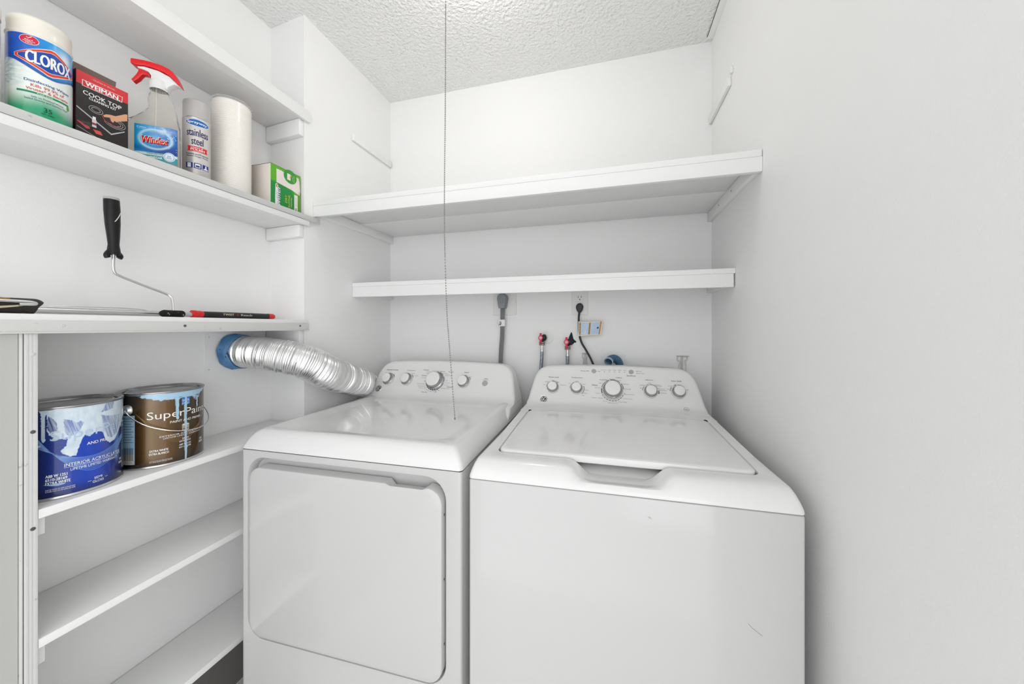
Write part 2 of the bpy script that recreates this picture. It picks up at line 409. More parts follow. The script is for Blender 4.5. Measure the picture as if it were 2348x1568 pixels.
# ================================================================== washer and dryer
FA, FU, FN = (.563, .985), (.478, .878), (-.878, .478)     # console face: point, up direction and outward normal in local (y, z)
def faceP(u, s, h):
    if s < -.0190:      # below the flat the face curves out into the deck
        L = [(.5537,.968),(.5455,.959),(.531,.9515),(.494,.948)]; d = -.0190-s
        for a, b in zip(L[:-1], L[1:]):
            n = math.hypot(b[0]-a[0], b[1]-a[1])
            if d <= n or b is L[-1]:
                t = d/n; ny, nz = (b[1]-a[1])/n, -(b[0]-a[0])/n
                return Vector((u, a[0]+(b[0]-a[0])*t+(h+.0004)*ny, a[1]+(b[1]-a[1])*t+(h+.0004)*nz))
            d -= n
    return Vector((u, FA[0]+s*FU[0]+h*FN[0], FA[1]+s*FU[1]+h*FN[1]))
def console_rings(yb, base, hw_base, k=1.0):
    # (z, front y, half width, arch weight)
    lv = ([(.905, yb-.045, hw_base, 0), (.925, yb-.03, hw_base, 0)] if k > 1 else [])+[(base, yb, hw_base-(.004 if k > 1 else 0), 0), (base+.0025, yb+.045, hw_base-.003, 0), (base+.006, .535-.004, hw_base-.005, 0),
          (.959, .5455, .3205, 0), (.968, .5537, .318, 0), (.985, .563, .3145, 0), (1.010, .5766, .309, .15), (1.035, .5902, .3035, .35), (1.055, .6011, .297, .6), (1.068, .6082, .289, .8), (1.0775, .6133, .279, 1), (1.083, .6163, .268, 1), (1.0865, .6195, .257, 1), (1.0885, .6245, .247, 1), (1.089, .632, .238, 1)]
    R = []
    for z, y, w, a in lv:
        r = []
        for px, py in rr(-w*k, w*k, y, .672-(.012 if z > 1.086 else 0), .014 if z > .96 else .010, 14, 5):
            q = a*.0085*(1-(px/.30)**2)
            r.append((px, py+(q*.5445 if py < .65 else 0), z+q))
        R.append(r)
    return R
def knob(parent, x, s, rs, rc, h=.024, ang=20):
    """skirt of radius rs, cap of radius rc, standing on the console face"""
    M = Matrix(((1,0,0,x), (0,FU[0],FN[0],FA[0]+s*FU[0]), (0,FU[1],FN[1],FA[1]+s*FU[1]), (0,0,0,1)))
    b = B()
    lathe(b, [(rs*1.035,0),(rs*1.035,.0006),(rs*1.01,.0007)], n=48, M=M, mi=2)
    lathe(b, [(rs,.0005),(rs,.0015),(rs*.97,.0055),(rs*.90,.0075),(rc*1.16,.0085),(rc*1.10,.0095)], n=48, M=M)
    k = obj('knob', b, [M_KNOB, M_CHROME, M_GREYB], parent)
    b = B(); lathe(b, [(rc*1.30,.0078),(rc*1.24,.0095),(rc*1.14,.0105),(rc*1.12,h*.8),(rc*1.04,h*.93)], n=48, M=M); obj('knob_ring', b, M_SILV, k)
    b = B(); lathe(b, [(rc*1.04,h*.93),(rc*.99,h*.985),(rc*.93,h),(rc*.5,h+.0004),(0,h+.0005)], n=48, M=M)
    t = bmesh.new(); bmesh.ops.create_cube(t, size=1)
    for v in t.verts: v.co = Vector((v.co.x*.0025, v.co.y*rc*.5+rc*1.05, v.co.z*.006+h*.8))
    merge(b, t, M @ Matrix.Rotation(math.radians(ang), 4, 'Z'))
    obj('knob_cap', b, M_KNOB, k)
    return k
def button(parent, x, s, r):
    M = Matrix(((1,0,0,x), (0,FU[0],FN[0],FA[0]+s*FU[0]), (0,FU[1],FN[1],FA[1]+s*FU[1]), (0,0,0,1)))
    b = B(); lathe(b, [(r,0),(r,.001),(r*.9,.0022),(0,.0026)], n=32, M=M); obj('button', b, M_GREYB, parent)
M_SILV = mat('satin_silver_rim', (.40,.40,.41), .14, metal=.85)
M_SKIRT = M_KNOB
def ge_badge(parent, x, s, r, lift=0):
    M = Matrix(((1,0,0,x), (0,FU[0],FN[0],FA[0]+s*FU[0]+lift*FN[0]), (0,FU[1],FN[1],FA[1]+s*FU[1]+lift*FN[1]), (0,0,0,1)))
    b = B(); lathe(b, [(r,0),(r,.0012),(r*.93,.0022),(r*.86,.0018),(0,.0018)], n=36, M=M); k = obj('badge', b, M_CHROME, parent)
    a = Art(); a.ell(0,0,r*.84,r*.84,hx('25252a'))
    a.line([(r*.70*math.cos(t*.2),r*.70*math.sin(t*.2)) for t in range(33)], r*.07, (.8,.8,.8), 1)
    for q in range(4):      # four curls in the rim
        t0 = q*math.pi/2+.5
        a.line([(r*(.70-.20*math.sin(k/10*math.pi))*math.cos(t0+k*.085), r*(.70-.20*math.sin(k/10*math.pi))*math.sin(t0+k*.085)) for k in range(11)], r*.055, (.8,.8,.8), 2)
    cur = lambda L: [(x*r, y*r) for x, y in L]
    sm = lambda L: [(p.x, p.y) for p in smooth_path([(x, y, 0) for x, y in cur(L)], 5)]
    a.line(sm([(-.05,.22),(-.14,.36),(-.30,.34),(-.42,.12),(-.40,-.16),(-.26,-.32),(-.10,-.22),(-.04,.02),(-.16,.04),(-.02,.06),(-.02,-.20),(-.10,-.42)]), r*.085, (.85,.85,.85), 3)
    a.line(sm([(.42,.26),(.34,.38),(.18,.34),(.10,.20),(.16,.08),(.28,.05),(.14,.02),(.06,-.14),(.14,-.32),(.32,-.32),(.44,-.16)]), r*.085, (.85,.85,.85), 3)
    a.build('badge_lettering', lambda u, v, h: M @ Vector((u, v, .0018+h)), k)
def labels(a, L, hs=.0042):
    for t, x, s, w, b in L:
        a.text(t, x/1000, s/1000, w/1000, hs*(1.12 if b else .78), INK if b else hx('5a5a5e'), 1, bold=.02 if b else .0)
def arc(r, a0, a1, cx, cy, n=16): return [(cx+r*math.cos(math.radians(a0+(a1-a0)*i/n)), cy+r*math.sin(math.radians(a0+(a1-a0)*i/n))) for i in range(n+1)]
def dip(x, a=.118, b=.062): return 1-sst(b, a, abs(x-.002))

# ---- washer
ws = thing('washing_machine', 'white top-loading washer with closed lid and five knobs, beside the right wall', 'washing machine', (.0197, .762, 0), .02)
b = B(); loft(b, [[(x,y,z) for x,y in rr(-.342+i,.342-i,.001+i,.668-i,.006,8,4)] for i,z in ((0,.0),(0,.885),(.001,.8875),(.004,.889))])
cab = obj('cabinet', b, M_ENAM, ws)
b = B()
M_SCR = mat('scratch_mark', (.25,.25,.25), .6)
tube(b, smooth_path([(.2450,.0008,.6650),(.2550,.0008,.6560),(.2690,.0008,.6470)],5), .0003, 5); obj('scratch', b, M_SCR, cab)
for p_, q_ in (((.0585,.0008,.8520),(.0625,.0008,.8480)), ((.0610,.0008,.8520),(.0660,.0008,.8480))):
    b = B(); tube(b, [p_, q_], .0003, 5); obj('scratch', b, M_SCR, cab)
def wring(i, z, x0=-.343, x1=.343, y0=0, y1=.674, r=.010, slope=0, ns=44):
    out = []
    for x, y in rr(x0+i*.55, x1-i*.55, y0+i*1.25, y1-i, r, ns, 6):
        zz = z+slope*(y-.075)
        if y < .12 and zz > .902:
            d = dip(x)*(1-sst(.075,.12,y)); zz = zz*(1-d)+(.902+(.004 if i < .02 else 0))*d if zz > .904 else zz
        out.append((x, y, zz))
    return out
SL = .036
b = B()
rings = [wring(.004,.8905), wring(0,.891), wring(0,.895), wring(.0012,.899), wring(.006,.909), wring(.013,.920), wring(.021,.9285), wring(.030,.9325,r=.016), wring(.040,.9335,r=.02,slope=SL)]
LX0, LX1, LY0, LY1 = -.292, .292, .074, .448
def lring(e, z, sl=SL, r=.022):
    out = []
    for x, y in rr(LX0-e, LX1+e, LY0-e, LY1+e, r, 44, 6):
        zz = z+sl*(y-.075)
        if y < .12:
            d = dip(x, .112, .058)*(1-sst(.075,.12,y)); zz = min(zz, zz*(1-d)+(.900+max(0,-e)*.28)*d)
        out.append((x, y, zz))
    return out
rings += [lring(.0085,.9338), lring(.004,.9325), lring(.0028,.930), lring(.0028,.921), lring(-.004,.9165,SL*.5), lring(-.045,.912,0)]
loft(b, rings, cap0=False, cap1=True)
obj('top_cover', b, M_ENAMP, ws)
# lid
b = B()
def lidr(e, z, r=.020):
    out = []
    for x, y in rr(LX0+e, LX1-e, LY0+e, LY1-e, r, 30, 6):
        crown = .0025*(1-(x/.3)**2)
        out.append((x, y, z+SL*(y-.075)+crown*(1 if z > .93 else 0)))
    return out
loft(b, [lidr(.004,.922), lidr(.0012,.924), lidr(.0008,.9335), lidr(.002,.9362), lidr(.005,.9378,.018), lidr(.010,.9384,.016), lidr(.05,.9388,.014), lidr(.12,.9388,.012)])
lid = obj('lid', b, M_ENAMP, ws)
for sx in (-1, 1):
    h = B(); box(h, sx*.287-.004, sx*.287+.004, .436, .452, .944, .951, bev=.001); obj('hinge', h, M_DARK, lid)
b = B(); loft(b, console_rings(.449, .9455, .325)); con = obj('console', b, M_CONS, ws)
WT = [('Water Level', -222.4, 73.0, 40.7, 1), ('Low', -257.3, 41.0, 8.2, 0), ('Medium', -247.8, 53.0, 15.6, 0), ('High', -223.3, 58.6, 9.2, 0), ('Max', -202.7, 53.3, 8.8, 0), ('Precise Fill', -182.7, 41.5, 22.4, 0), ('Temperature', -130.3, 73.8, 43.8, 1), ('Tap Cold', -158.8, 48.9, 8.6, 0), ('Cold', -130.4, 58.4, 10.0, 0), ('Cool', -102.8, 48.2, 9.9, 0), ('Colors', -92.4, 25.6, 14.0, 0), ('Warm', -96.3, 12.9, 12.5, 0), ('Hot', -104.8, 3.4, 8.4, 0), ('Deep Fill', -101.2, 102.6, 30.6, 1), ('Deep Fill', -28.4, 109.6, 21.8, 0), ('Soak', -6.6, 109.6, 11.2, 0), ('Wash', 12.5, 109.8, 11.8, 0), ('Rinse', 31.1, 110.4, 13.1, 0), ('Spin', 50.0, 110.3, 11.0, 0), ('Pause', 103.1, 108.2, 13.4, 0), ('Lid Locked', 108.3, 99.8, 25.4, 0), ('Start/Pause', 72.7, 89.2, 33.0, 1), ('Colors', 27.7, 79.7, 21.2, 1), ('Normal', 2.9, 73.1, 19.9, 0), ('DeepClean', -29.2, 68.8, 28.5, 1), ('Light', -40.6, 55.3, 12.5, 0), ('Whites', -62.4, 46.6, 21.6, 1), ('Normal', -51.9, 36.3, 19.4, 0), ('Heavy', -50.0, 14.4, 15.7, 0), ('Towels / Sheets', -53.1, -3.1, 40.2, 0), ('Jeans', -23.6, -14.4, 14.8, 0), ('Bulky Items', 3.4, -20.2, 31.9, 0), ('Active Wear', 39.4, -14.2, 30.2, 0), ('Drain & Spin', 57.8, -2.4, 32.8, 0), ('Speed Wash', 64.9, 14.9, 31.5, 0), ('Casuals', 59.1, 36.1, 21.2, 0), ('Delicates', 51.7, 55.1, 24.2, 0), ('Light', 27.8, 68.5, 13.6, 0), ('Options', 136.6, 74.3, 27.6, 1), ('Off', 104.8, 42.1, 6.6, 0), ('2nd Rinse', 111.2, 53.5, 20.3, 0), ('Extra Spin', 136.6, 62.6, 11.1, 0), ('2nd Rinse', 164.6, 56.1, 20.6, 0), ('Extra Spin', 169.1, 51.8, 21.2, 0), ('Deep Rinse', 176.3, 42.1, 22.9, 0), ('Fabric Softener', 180.7, 36.6, 26.7, 0), ('2nd Rinse', 181.5, 26.5, 24.0, 0), ('Auto Soak', 229.8, 74.3, 35.5, 1), ('Off', 198.6, 42.4, 7.0, 0), ('15 Min', 207.5, 54.1, 13.3, 0), ('30 Min', 229.1, 60.0, 12.0, 0), ('1 Hr', 250.4, 53.8, 8.1, 0), ('2 Hr', 263.3, 42.2, 8.7, 0)]
a = Art(); labels(a, WT)
for (x, y, r, a0, a1, w, col) in ((.0037,.0295,.0405,48,125,.0022,'35353a'), (.0037,.0295,.0405,128,168,.0030,'85858a'), (.0037,.0295,.0405,172,200,.0030,'303035'), (.0037,.0295,.0405,8,42,.0030,'85858a'),
        (-.2225,.0305,.0258,42,175,.0014,'505055'), (-.1302,.0306,.0258,95,178,.0014,'505055'), (-.1302,.0306,.0285,-48,20,.0030,'9a9a9a'), (.1388,.0301,.0275,25,120,.0014,'505055'), (.1388,.0301,.0285,-16,10,.0030,'303035'), (.1388,.0301,.0285,140,172,.0030,'9a9a9a'), (.2336,.0321,.0275,55,125,.0014,'505055'), (.2336,.0321,.0285,140,172,.0030,'9a9a9a')):
    a.line(arc(r, a0, a1, x, y), w, hx(col), 1)
for q in range(9): a.line(arc(.0415, 205+q*15, 216+q*15, .0037, .0295, 5), .0030, hx('8a8a8e'), 1)
for (x, s_) in ((-.0445,.1030),(-.0265,.1026),(-.0075,.1026),(.0115,.1026),(.0300,.1026),(.0490,.1026),(.0935,.1078),(.0935,.0998)): a.ell(x, s_, .0013, .0013, hx('1d1d20'), 2, 12)
a.line([(-.060,.1030),(-.046,.1030)], .0005, INK, 1)
a.ell(.0465,.0175,.0024,.0024,INK,1,16); a.ell(.0465,.0175,.0014,.0014,(.8,.8,.8),2,16)
a.line([(.0185*math.cos(t*.2)*.48+.2532, -.0311+.0185*.42*math.sin(t*.2)) for t in range(33)], .0008, hx('606064'), 1)
a.text('eco', .2532, -.0311, .009, .0042, hx('606064'), 1)
a.build('lettering', faceP, con)
for x, s_, rs, rc in ((-.2225,.0305,.0228,.0165), (-.1302,.0306,.0228,.0165), (.0037,.0295,.0360,.0265), (.1388,.0301,.0240,.0172), (.2336,.0321,.0240,.0172)):
    knob(con, x, s_, rs, rc, .030 if rs > .03 else .024)
button(con, -.0661, .1034, .0088); button(con, .073, .105, .0088)
ge_badge(con, -.2555, -.0185, .0150, .0005)

# ---- dryer
dr = thing('clothes_dryer', 'white front-loading dryer with wide rectangular door, beside the recess shelves', 'clothes dryer', (-.687, .7575, 0), .022)
b = B()
# body shell open at the front, then the front panel with its door recess
U = [(-.333,.001)]+[(-.333+.009*math.cos(t)-.0,.010+.009*math.sin(t)) for t in (math.radians(q) for q in (-110,-135,-160,-180))]
U = [(-.333,.001),(-.3365,.0019),(-.3398,.0048),(-.341,.009),(-.341,.66),(-.338,.668),(.338,.668),(.341,.66),(.341,.009),(.3398,.0048),(.3365,.0019),(.333,.001)]
loft(b, [[(x,y,z) for x,y in U] for z in (0,.20,.5,.8,.8965)], False, False, closed=False)
def fr(x0,x1,z0,z1,r,y): return [(x,y,z) for x,z in rr(x0,x1,z0,z1,r,16,8)]
DX0, DX1, DZ0, DZ1 = -.318, .298, .362, .876
loft(b, [fr(-.333,.333,0,.8965,.0008,.001), fr(DX0-.006,DX1+.006,DZ0-.004,DZ1+.006,.062,.001), fr(DX0-.002,DX1+.002,DZ0-.001,DZ1+.002,.058,.0022), fr(DX0,DX1,DZ0,DZ1,.056,.0065), fr(DX0+.0035,DX1-.0035,DZ0+.002,DZ1-.005,.052,.026), fr(DX0+.009,DX1-.009,DZ0+.004,DZ1-.010,.048,.030)], False, True)
box(b, -.333, .333, .004, .662, .885, .8962)
bmesh.ops.recalc_face_normals(b, faces=b.faces)
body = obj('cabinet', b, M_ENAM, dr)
b = B()
def dring(x0,x1,z0,z1,r,y,notch=0):
    out = []
    for x, z in rr(x0,x1,z0,z1,r,40,8):
        if z > z1-.001 and notch and .137 < x < .249: z -= notch*min(1, (x-.137)/.006, (.249-x)/.006)
        out.append((x, y, z))
    return out
ex0, ex1, ez0, ez1 = -.306, .292, .372, .853
loft(b, [dring(ex0,ex1,ez0,ez1,.040,.0235,.014), dring(ex0,ex1,ez0,ez1,.040,.0215,.014), dring(ex0,ex1,ez0,ez1-.001,.040,-.002,.006), dring(ex0+.0012,ex1-.0012,ez0+.0012,ez1-.0022,.039,-.0052,.004), dring(ex0+.004,ex1-.004,ez0+.004,ez1-.006,.037,-.0070), dring(ex0+.012,ex1-.012,ez0+.012,ez1-.014,.032,-.0078), dring(ex0+.10,ex1-.10,ez0+.10,ez1-.10,.02,-.0095)])
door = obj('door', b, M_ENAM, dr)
for z in (.785, .625, .465):
    h = B(); sphere(h, (ex1+.0002,.008,z), .003, 10, 6, sc=(.25,.6,1.2)); obj('door_screw', h, M_DARK, door)
b = B()
def tr(i, z, r=.012, sag=0):
    return [(x, y, z) for x, y in rr(-.342+i,.342-i, i*.95, .672-i*.2, r, 16, 6)]
loft(b, [tr(.004,.8988), tr(0,.8992), tr(0,.9015), tr(.0015,.906), tr(.006,.917), tr(.013,.929), tr(.021,.9395), tr(.029,.9465,.014), tr(.036,.9495,.018), tr(.044,.9500,.02), tr(.052,.9485,.022), tr(.075,.9435,.022), tr(.095,.9415,.022), tr(.15,.941,.02)], False, True)
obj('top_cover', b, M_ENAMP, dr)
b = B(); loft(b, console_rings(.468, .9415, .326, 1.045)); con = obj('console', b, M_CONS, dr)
DT = [('Extended Tumble', -247.5, 79.4, 58.4, 1), ('On', -231.3, 61.0, 5.6, 0), ('Temperature', -155.6, 79.1, 42.1, 1), ('Low', -192.8, 54.9, 8.1, 0), ('Medium', -171.1, 66.5, 15.4, 0), ('Delicates', -140.8, 66.5, 18.1, 0), ('No Heat', -123.3, 56.0, 18.0, 0), ('Cottons', -81.9, 83.9, 25.1, 1), ('Sensor Dry', -65.4, 76.1, 23.2, 0), ('Less Dry', -70.2, 66.9, 14.2, 0), ('Optimum', -85.7, 57.4, 23.1, 1), ('More Dry', -83.0, 47.1, 18.5, 0), ('Off', -75.6, 32.8, 7.7, 0), ('Quick Fluff 20', -90.9, 19.3, 34.6, 0), ('Dewrinkle 20', -86.2, 9.7, 33.3, 0), ('Damp Dry 30', -80.4, 1.3, 33.2, 0), ('40', -57.4, -5.6, 6.9, 0), ('50', -48.0, -9.1, 6.9, 0), ('60', -36.4, -11.2, 7.6, 0), ('70', -25.0, -11.1, 6.8, 0), ('80', -14.0, -9.5, 6.9, 0), ('Min', -12.5, -14.1, 9.6, 0), ('Off', -2.6, -5.5, 8.1, 0), ('Time Dry', -66.1, -16.6, 28.4, 1), ('Off', -23.2, 78.9, 7.7, 0), ('More Dry', -2.0, 78.9, 23.1, 1), ('Easy Care', 37.5, 78.8, 24.2, 1), ('Less Dry', 9.0, 72.0, 21.6, 0), ('Dry', 25.1, 67.0, 20.7, 0), ('Extended Tumble', 30.9, 61.5, 34.4, 0), ('Off', 25.1, 38.8, 7.5, 0), ('More Dry', 31.5, 28.0, 22.5, 0), ('Less Dry', 28.2, 18.6, 21.1, 0), ('Delicates', 47.4, 10.8, 28.6, 1), ('Extended Tumble', 26.9, 3.4, 35.8, 0), ('Signal', 109.8, 78.4, 20.2, 1), ('On', 109.7, 65.0, 14.8, 0), ('Loud', 130.6, 59.8, 9.3, 0), ('Start', 201.6, 54.4, 16.3, 1), ('Press to Start', 200.9, 48.5, 26.0, 0)]
K1, K2, K3, K4, K5, K6 = -0.2559, -0.1635, -0.0268, 0.1054, 0.1995, -0.2907
a = Art(); labels(a, DT, .0042)
for (x, y, r, a0, a1, w, col) in ((K3,.0359,.041,40,75,.0030,'909094'), (K3,.0359,.041,-5,30,.0030,'909094'), (K3,.0359,.041,-60,-12,.0030,'85858a'), (K3,.0359,.0405,80,185,.0016,'505055'), (K1,.0352,.0285,20,165,.0014,'505055'), (K1,.0352,.0300,28,50,.0030,'9a9a9e'), (K2,.0372,.0285,80,165,.0014,'505055'), (K2,.0372,.0300,22,50,.0030,'9a9a9e'), (K4,.0364,.0285,80,165,.0014,'505055'), (K4,.0364,.0300,22,50,.0030,'9a9a9e')):
    a.line(arc(r, a0, a1, x, y), w, hx(col), 1)
for q in range(8): a.line(arc(.0412, 192+q*14, 202+q*14, K3, .0359, 5), .0036, hx('1d1d20'), 1)
a.build('lettering', faceP, con)
for x, s_, rs, rc in ((K1,.0352,.0262,.0195), (K2,.0372,.0262,.0195), (K3,.0359,.0375,.0300), (K4,.0364,.0262,.0195)):
    knob(con, x, s_, rs, rc, .030 if rs > .03 else .024)
button(con, K5, .0338, .0118)
ge_badge(con, K6, -.0100, .0155, .0005)

# ================================================================== dryer vent duct
dv = thing('vent_duct', 'silver flexible foil duct curving from the recess wall down behind the dryer', 'duct', (RBX, .872, 1.16))
def loc(o): o.location = -Vector(dv.location); return o
cp = [(-1.245,.897,1.164),(-1.195,.900,1.163),(-1.125,.920,1.154),(-1.040,.970,1.128),(-1.008,1.055,1.080),(-1.016,1.130,1.050),(-1.030,1.205,1.024),(-1.034,1.290,.998),(-1.040,1.370,.965),(-1.042,1.455,.90),(-1.042,1.470,.78)]
rad = [.052,.0525,.0555,.0595,.061,.0605,.060,.057,.052,.046,.044]
fine = smooth_path(cp, 60); cum = [0]
for p_, q_ in zip(fine[:-1], fine[1:]): cum.append(cum[-1]+(q_-p_).length)
pth, rr_, base_r = [], [], []
random.seed(3); nst = int(cum[-1]/.00125); k = 0; jit = 0
for i in range(nst):
    d = cum[-1]*i/nst
    while cum[k+1] < d: k += 1
    f_ = (d-cum[k])/(cum[k+1]-cum[k]); t = (k+f_)/60; a0 = min(int(t), len(rad)-2)
    r0 = rad[a0]+(rad[a0+1]-rad[a0])*(t-a0)
    pth.append(fine[k].lerp(fine[k+1], f_)); base_r.append(r0)
    if i % 4 == 0: jit = random.uniform(.5, 1.25)
    rr_.append(r0+.0011*jit*math.cos(i*math.pi/2)+(.0009 if i % 26 < 3 else 0))
bm = B(); tube(bm, pth, rr_, 48, caps=False)
bm.verts.ensure_lookup_table()
for vi, v in enumerate(bm.verts):     # the hose is squeezed between the wall and the dryer
    c = pth[vi//48]; r0 = base_r[vi//48]
    hi = -.966-.070*sst(1.23,1.36,c.y); lo_ = LX+.0015
    if c.y > 1.0:
        a_, b_ = c.x-r0, c.x+r0; na, nb = max(a_, lo_), min(b_, hi)
        v.co.x = na+(v.co.x-a_)/(b_-a_)*(nb-na)
    if v.co.y > BY-.002: v.co.y = BY-.002
    n = noise.noise(v.co*30)*.0009; v.co += Vector((0, n*.5, n))
loc(obj('foil_hose', bm, M_FOIL, dv, ang=60))
bm = B()
tp = smooth_path([(-1.259,.896,1.164),(-1.248,.897,1.164),(-1.235,.898,1.1635),(-1.218,.899,1.163)], 6)
tube(bm, tp, [.060+(.0025*math.sin(i*2.1)) - .0045*i/len(tp) for i in range(len(tp))], 40, caps=False)
for v in bm.verts:
    v.co += Vector((noise.noise(v.co*45)*.006, noise.noise(v.co*45+Vector((5,0,0)))*.003, noise.noise(v.co*45+Vector((0,5,0)))*.003))
loc(obj('tape_collar', bm, M_TAPE, dv, ang=75))
b = B(); prism(b, [(y, z) for y, z in rr(.806,1.005,1.098,1.228,.006,4,4)], 0, .0022)
for v in b.verts: v.co = (RBX+v.co.z, v.co.x, v.co.y)
bmesh.ops.recalc_face_normals(b, faces=b.faces)
pl = tag(obj('vent_plate', b, M_WALL), 'square white wall plate behind the taped end of the vent duct', 'wall plate')
for y, z in ((.818,1.11),(.818,1.216)):
    h = B(); sphere(h, (RBX+.0022,y,z), .0025, 12, 6, sc=(.4,1,1)); obj('plate_screw', h, M_STRIP, pl)

# ================================================================== outlets, cords, valves and hoses on the back wall
def wallrr(x0,x1,z0,z1,r,d,m,name,parent=None,y=BY,bev=.0012):
    b = B(); loft(b, [[(x,y,z) for x,z in rr(x0,x1,z0,z1,r,4,4)], [(x,y-d*.6,z) for x,z in rr(x0,x1,z0,z1,r,4,4)], [(x,y-d,z) for x,z in rr(x0+bev,x1-bev,z0+bev,z1-bev,r*.8,4,4)]], False, True)
    bmesh.ops.recalc_face_normals(b, faces=b.faces); return obj(name, b, m, parent)
op = thing('electrical_outlet', 'white duplex outlet with the black plug in its lower socket', 'outlet', (-.1255, BY, 1.358))
def into(o, t): o.location = -Vector(t.location); return o
into(wallrr(-.1600,-.0912,1.3015,1.4155,.004,.005,M_PLATE,'cover_plate',op), op)
for zc in (1.3775, 1.3385):
    f = into(wallrr(-.1415,-.1095,zc-.0145,zc+.0145,.012,.0062,M_PLATE,'socket',op), op)
    if zc > 1.35:
        b = B()
        box(b, -.1330,-.1312,BY-.0068,BY-.0058,zc-.001,zc+.0075); box(b, -.1205,-.1187,BY-.0068,BY-.0058,zc-.001,zc+.0075)
        lathe(b, [(0,.0058),(.0024,.0058),(.0024,.0068),(0,.0068)], n=16, M=Matrix.Translation((-.1258,BY,zc-.0075)) @ Matrix.Rotation(math.pi/2,4,'X'))
        obj('socket_slot', b, M_DARK, f)
wc = thing('power_cord', 'black washer power cord with round plug, running down behind the washer', 'power cord', (-.1255,BY-.007,1.338))
b = B(); loft(b, [[(x+.0*i,BY-.0064-d,z) for x,z in [( -.1258+ (r*math.cos(t)*(1 if math.sin(t) > 0 else .62+.38*abs(math.cos(t)))), 1.337+r*math.sin(t)*(1 if math.sin(t) > 0 else 1.75)) for t in [2*math.pi*k/32 for k in range(32)]]] for i,(r,d) in enumerate(((.0155,0),(.0160,.006),(.0150,.014),(.011,.0175)))])
bmesh.ops.recalc_face_normals(b, faces=b.faces); into(obj('plug', b, M_BLACK, wc), wc)
b = B(); tube(b, smooth_path([(-.1258,BY-.018,1.320),(-.1285,BY-.020,1.295),(-.1290,BY-.020,1.270),(-.1275,BY-.021,1.225),(-.118,BY-.023,1.185),(-.098,BY-.028,1.150),(-.078,BY-.034,1.115),(-.057,BY-.038,1.065),(-.046,BY-.040,1.02)], 8), .0044, 12, mi=0)
into(obj('cord', b, M_BLACK, wc), wc)
# warning tag folded round the cord
b = B(); N = 16; th = .0012
def tagpt(i, j):
    u = i/N; x = -.1300+u*.104; y = BY-.027-.006*math.sin(u*math.pi*1.3)
    top = 1.2735-.004*math.sin(u*math.pi)+.0035*u; bot = 1.2090+.006*math.sin(u*1.9)-.001*u
    return (x-(.010*u*(1-j)), y, bot+(top-bot)*j)
rg = [[tagpt(i,0) for i in range(N+1)]+[tagpt(i,1) for i in range(N,-1,-1)]]
b.verts.ensure_lookup_table()
fr_ = [[b.verts.new(tagpt(i, j/4)) for i in range(N+1)] for j in range(5)]
bk = [[b.verts.new(Vector(tagpt(i, j/4))+Vector((0,th,0))) for i in range(N+1)] for j in range(5)]
for j in range(4):
    for i in range(N):
        b.faces.new((fr_[j][i],fr_[j][i+1],fr_[j+1][i+1],fr_[j+1][i])); b.faces.new((bk[j][i],bk[j+1][i],bk[j+1][i+1],bk[j][i+1]))
for i in range(N):
    b.faces.new((fr_[0][i],bk[0][i],bk[0][i+1],fr_[0][i+1])); b.faces.new((fr_[4][i],fr_[4][i+1],bk[4][i+1],bk[4][i]))
tg = into(obj('warning_tag', b, M_CARD, wc), wc)
a = Art()
def tagcol(u, v):
    n = noise.noise(Vector((u*900, v*260, 0)))+.4*noise.noise(Vector((u*200,v*900,3)))
    return mix(hx('8fb4d6'), hx('dbe8f4'), .5+.7*n)
artgrid(a, .10, .44, .07, .92, 30, 40, tagcol); artgrid(a, .52, .90, .07, .92, 30, 40, tagcol)
a.rect(.045,.095,.05,.95,hx('b07a2c'),1); a.rect(.44,.52,.05,.95,hx('c9862f'),1); a.rect(.90,.955,.05,.95,hx('c9862f'),1)
for k in range(7): a.rect(.46,.50,.14+k*.11,.19+k*.11,hx('4a3418'),2)
for k in range(4): a.rect(.055,.085,.2+k*.18,.27+k*.18,hx('3c2c14'),2)
a.ell(.83,.52,.035,.07,hx('27364c'),2)
for k in range(3): a.line([(.14+k*.08,.12),(.16+k*.08,.34),(.20+k*.08,.12)], .02, hx('eef4fa'), 2)
def tagmap(u, v, h):
    p = Vector(tagpt(u*N, v)); return p+Vector((0,-h*2,0))
o = a.build('tag_lettering', tagmap, tg, step=.05)
# dryer outlet and cord
dp = tag(wallrr(-.5290,-.4165,1.3035,1.4215,.003,.005,M_PLATE,'outlet_plate'), 'square white outlet plate behind the grey dryer plug', 'outlet plate')
dc = thing('power_cord', 'grey three-strand dryer power cord with large plug and small white tag', 'power cord', (-.4775,BY-.006,1.37))
b = B()
def pear(r, k):
    L = [(-.4775+r*math.cos(t), 1.3800+r*math.sin(t)) for t in [math.pi*q/24-.25+.5*q/24 for q in range(25)]]
    return L+[(-.4775-r*.70,1.3380),(-.4775-r*.62,1.3350),(-.4775,1.3345),(-.4775+r*.62,1.3350),(-.4775+r*.70,1.3380)]
loft(b, [[(x,BY-.0052-d,z) for x,z in pear(r,0)] for r,d in ((.0236,0),(.0240,.010),(.0238,.022),(.0222,.030),(.019,.033))])
bmesh.ops.recalc_face_normals(b, faces=b.faces)
plug = into(obj('plug', b, M_GREYPLUG, dc), dc)
for dx, dz in ((-.007,.004),(.008,.003),(-.006,-.012),(.007,-.012),(0,.014)):
    h = B(); sphere(h, (-.4775+dx,BY-.0385,1.372+dz), .0012, 8, 5); obj('plug_dimple', h, M_DARK, plug)
b = B()
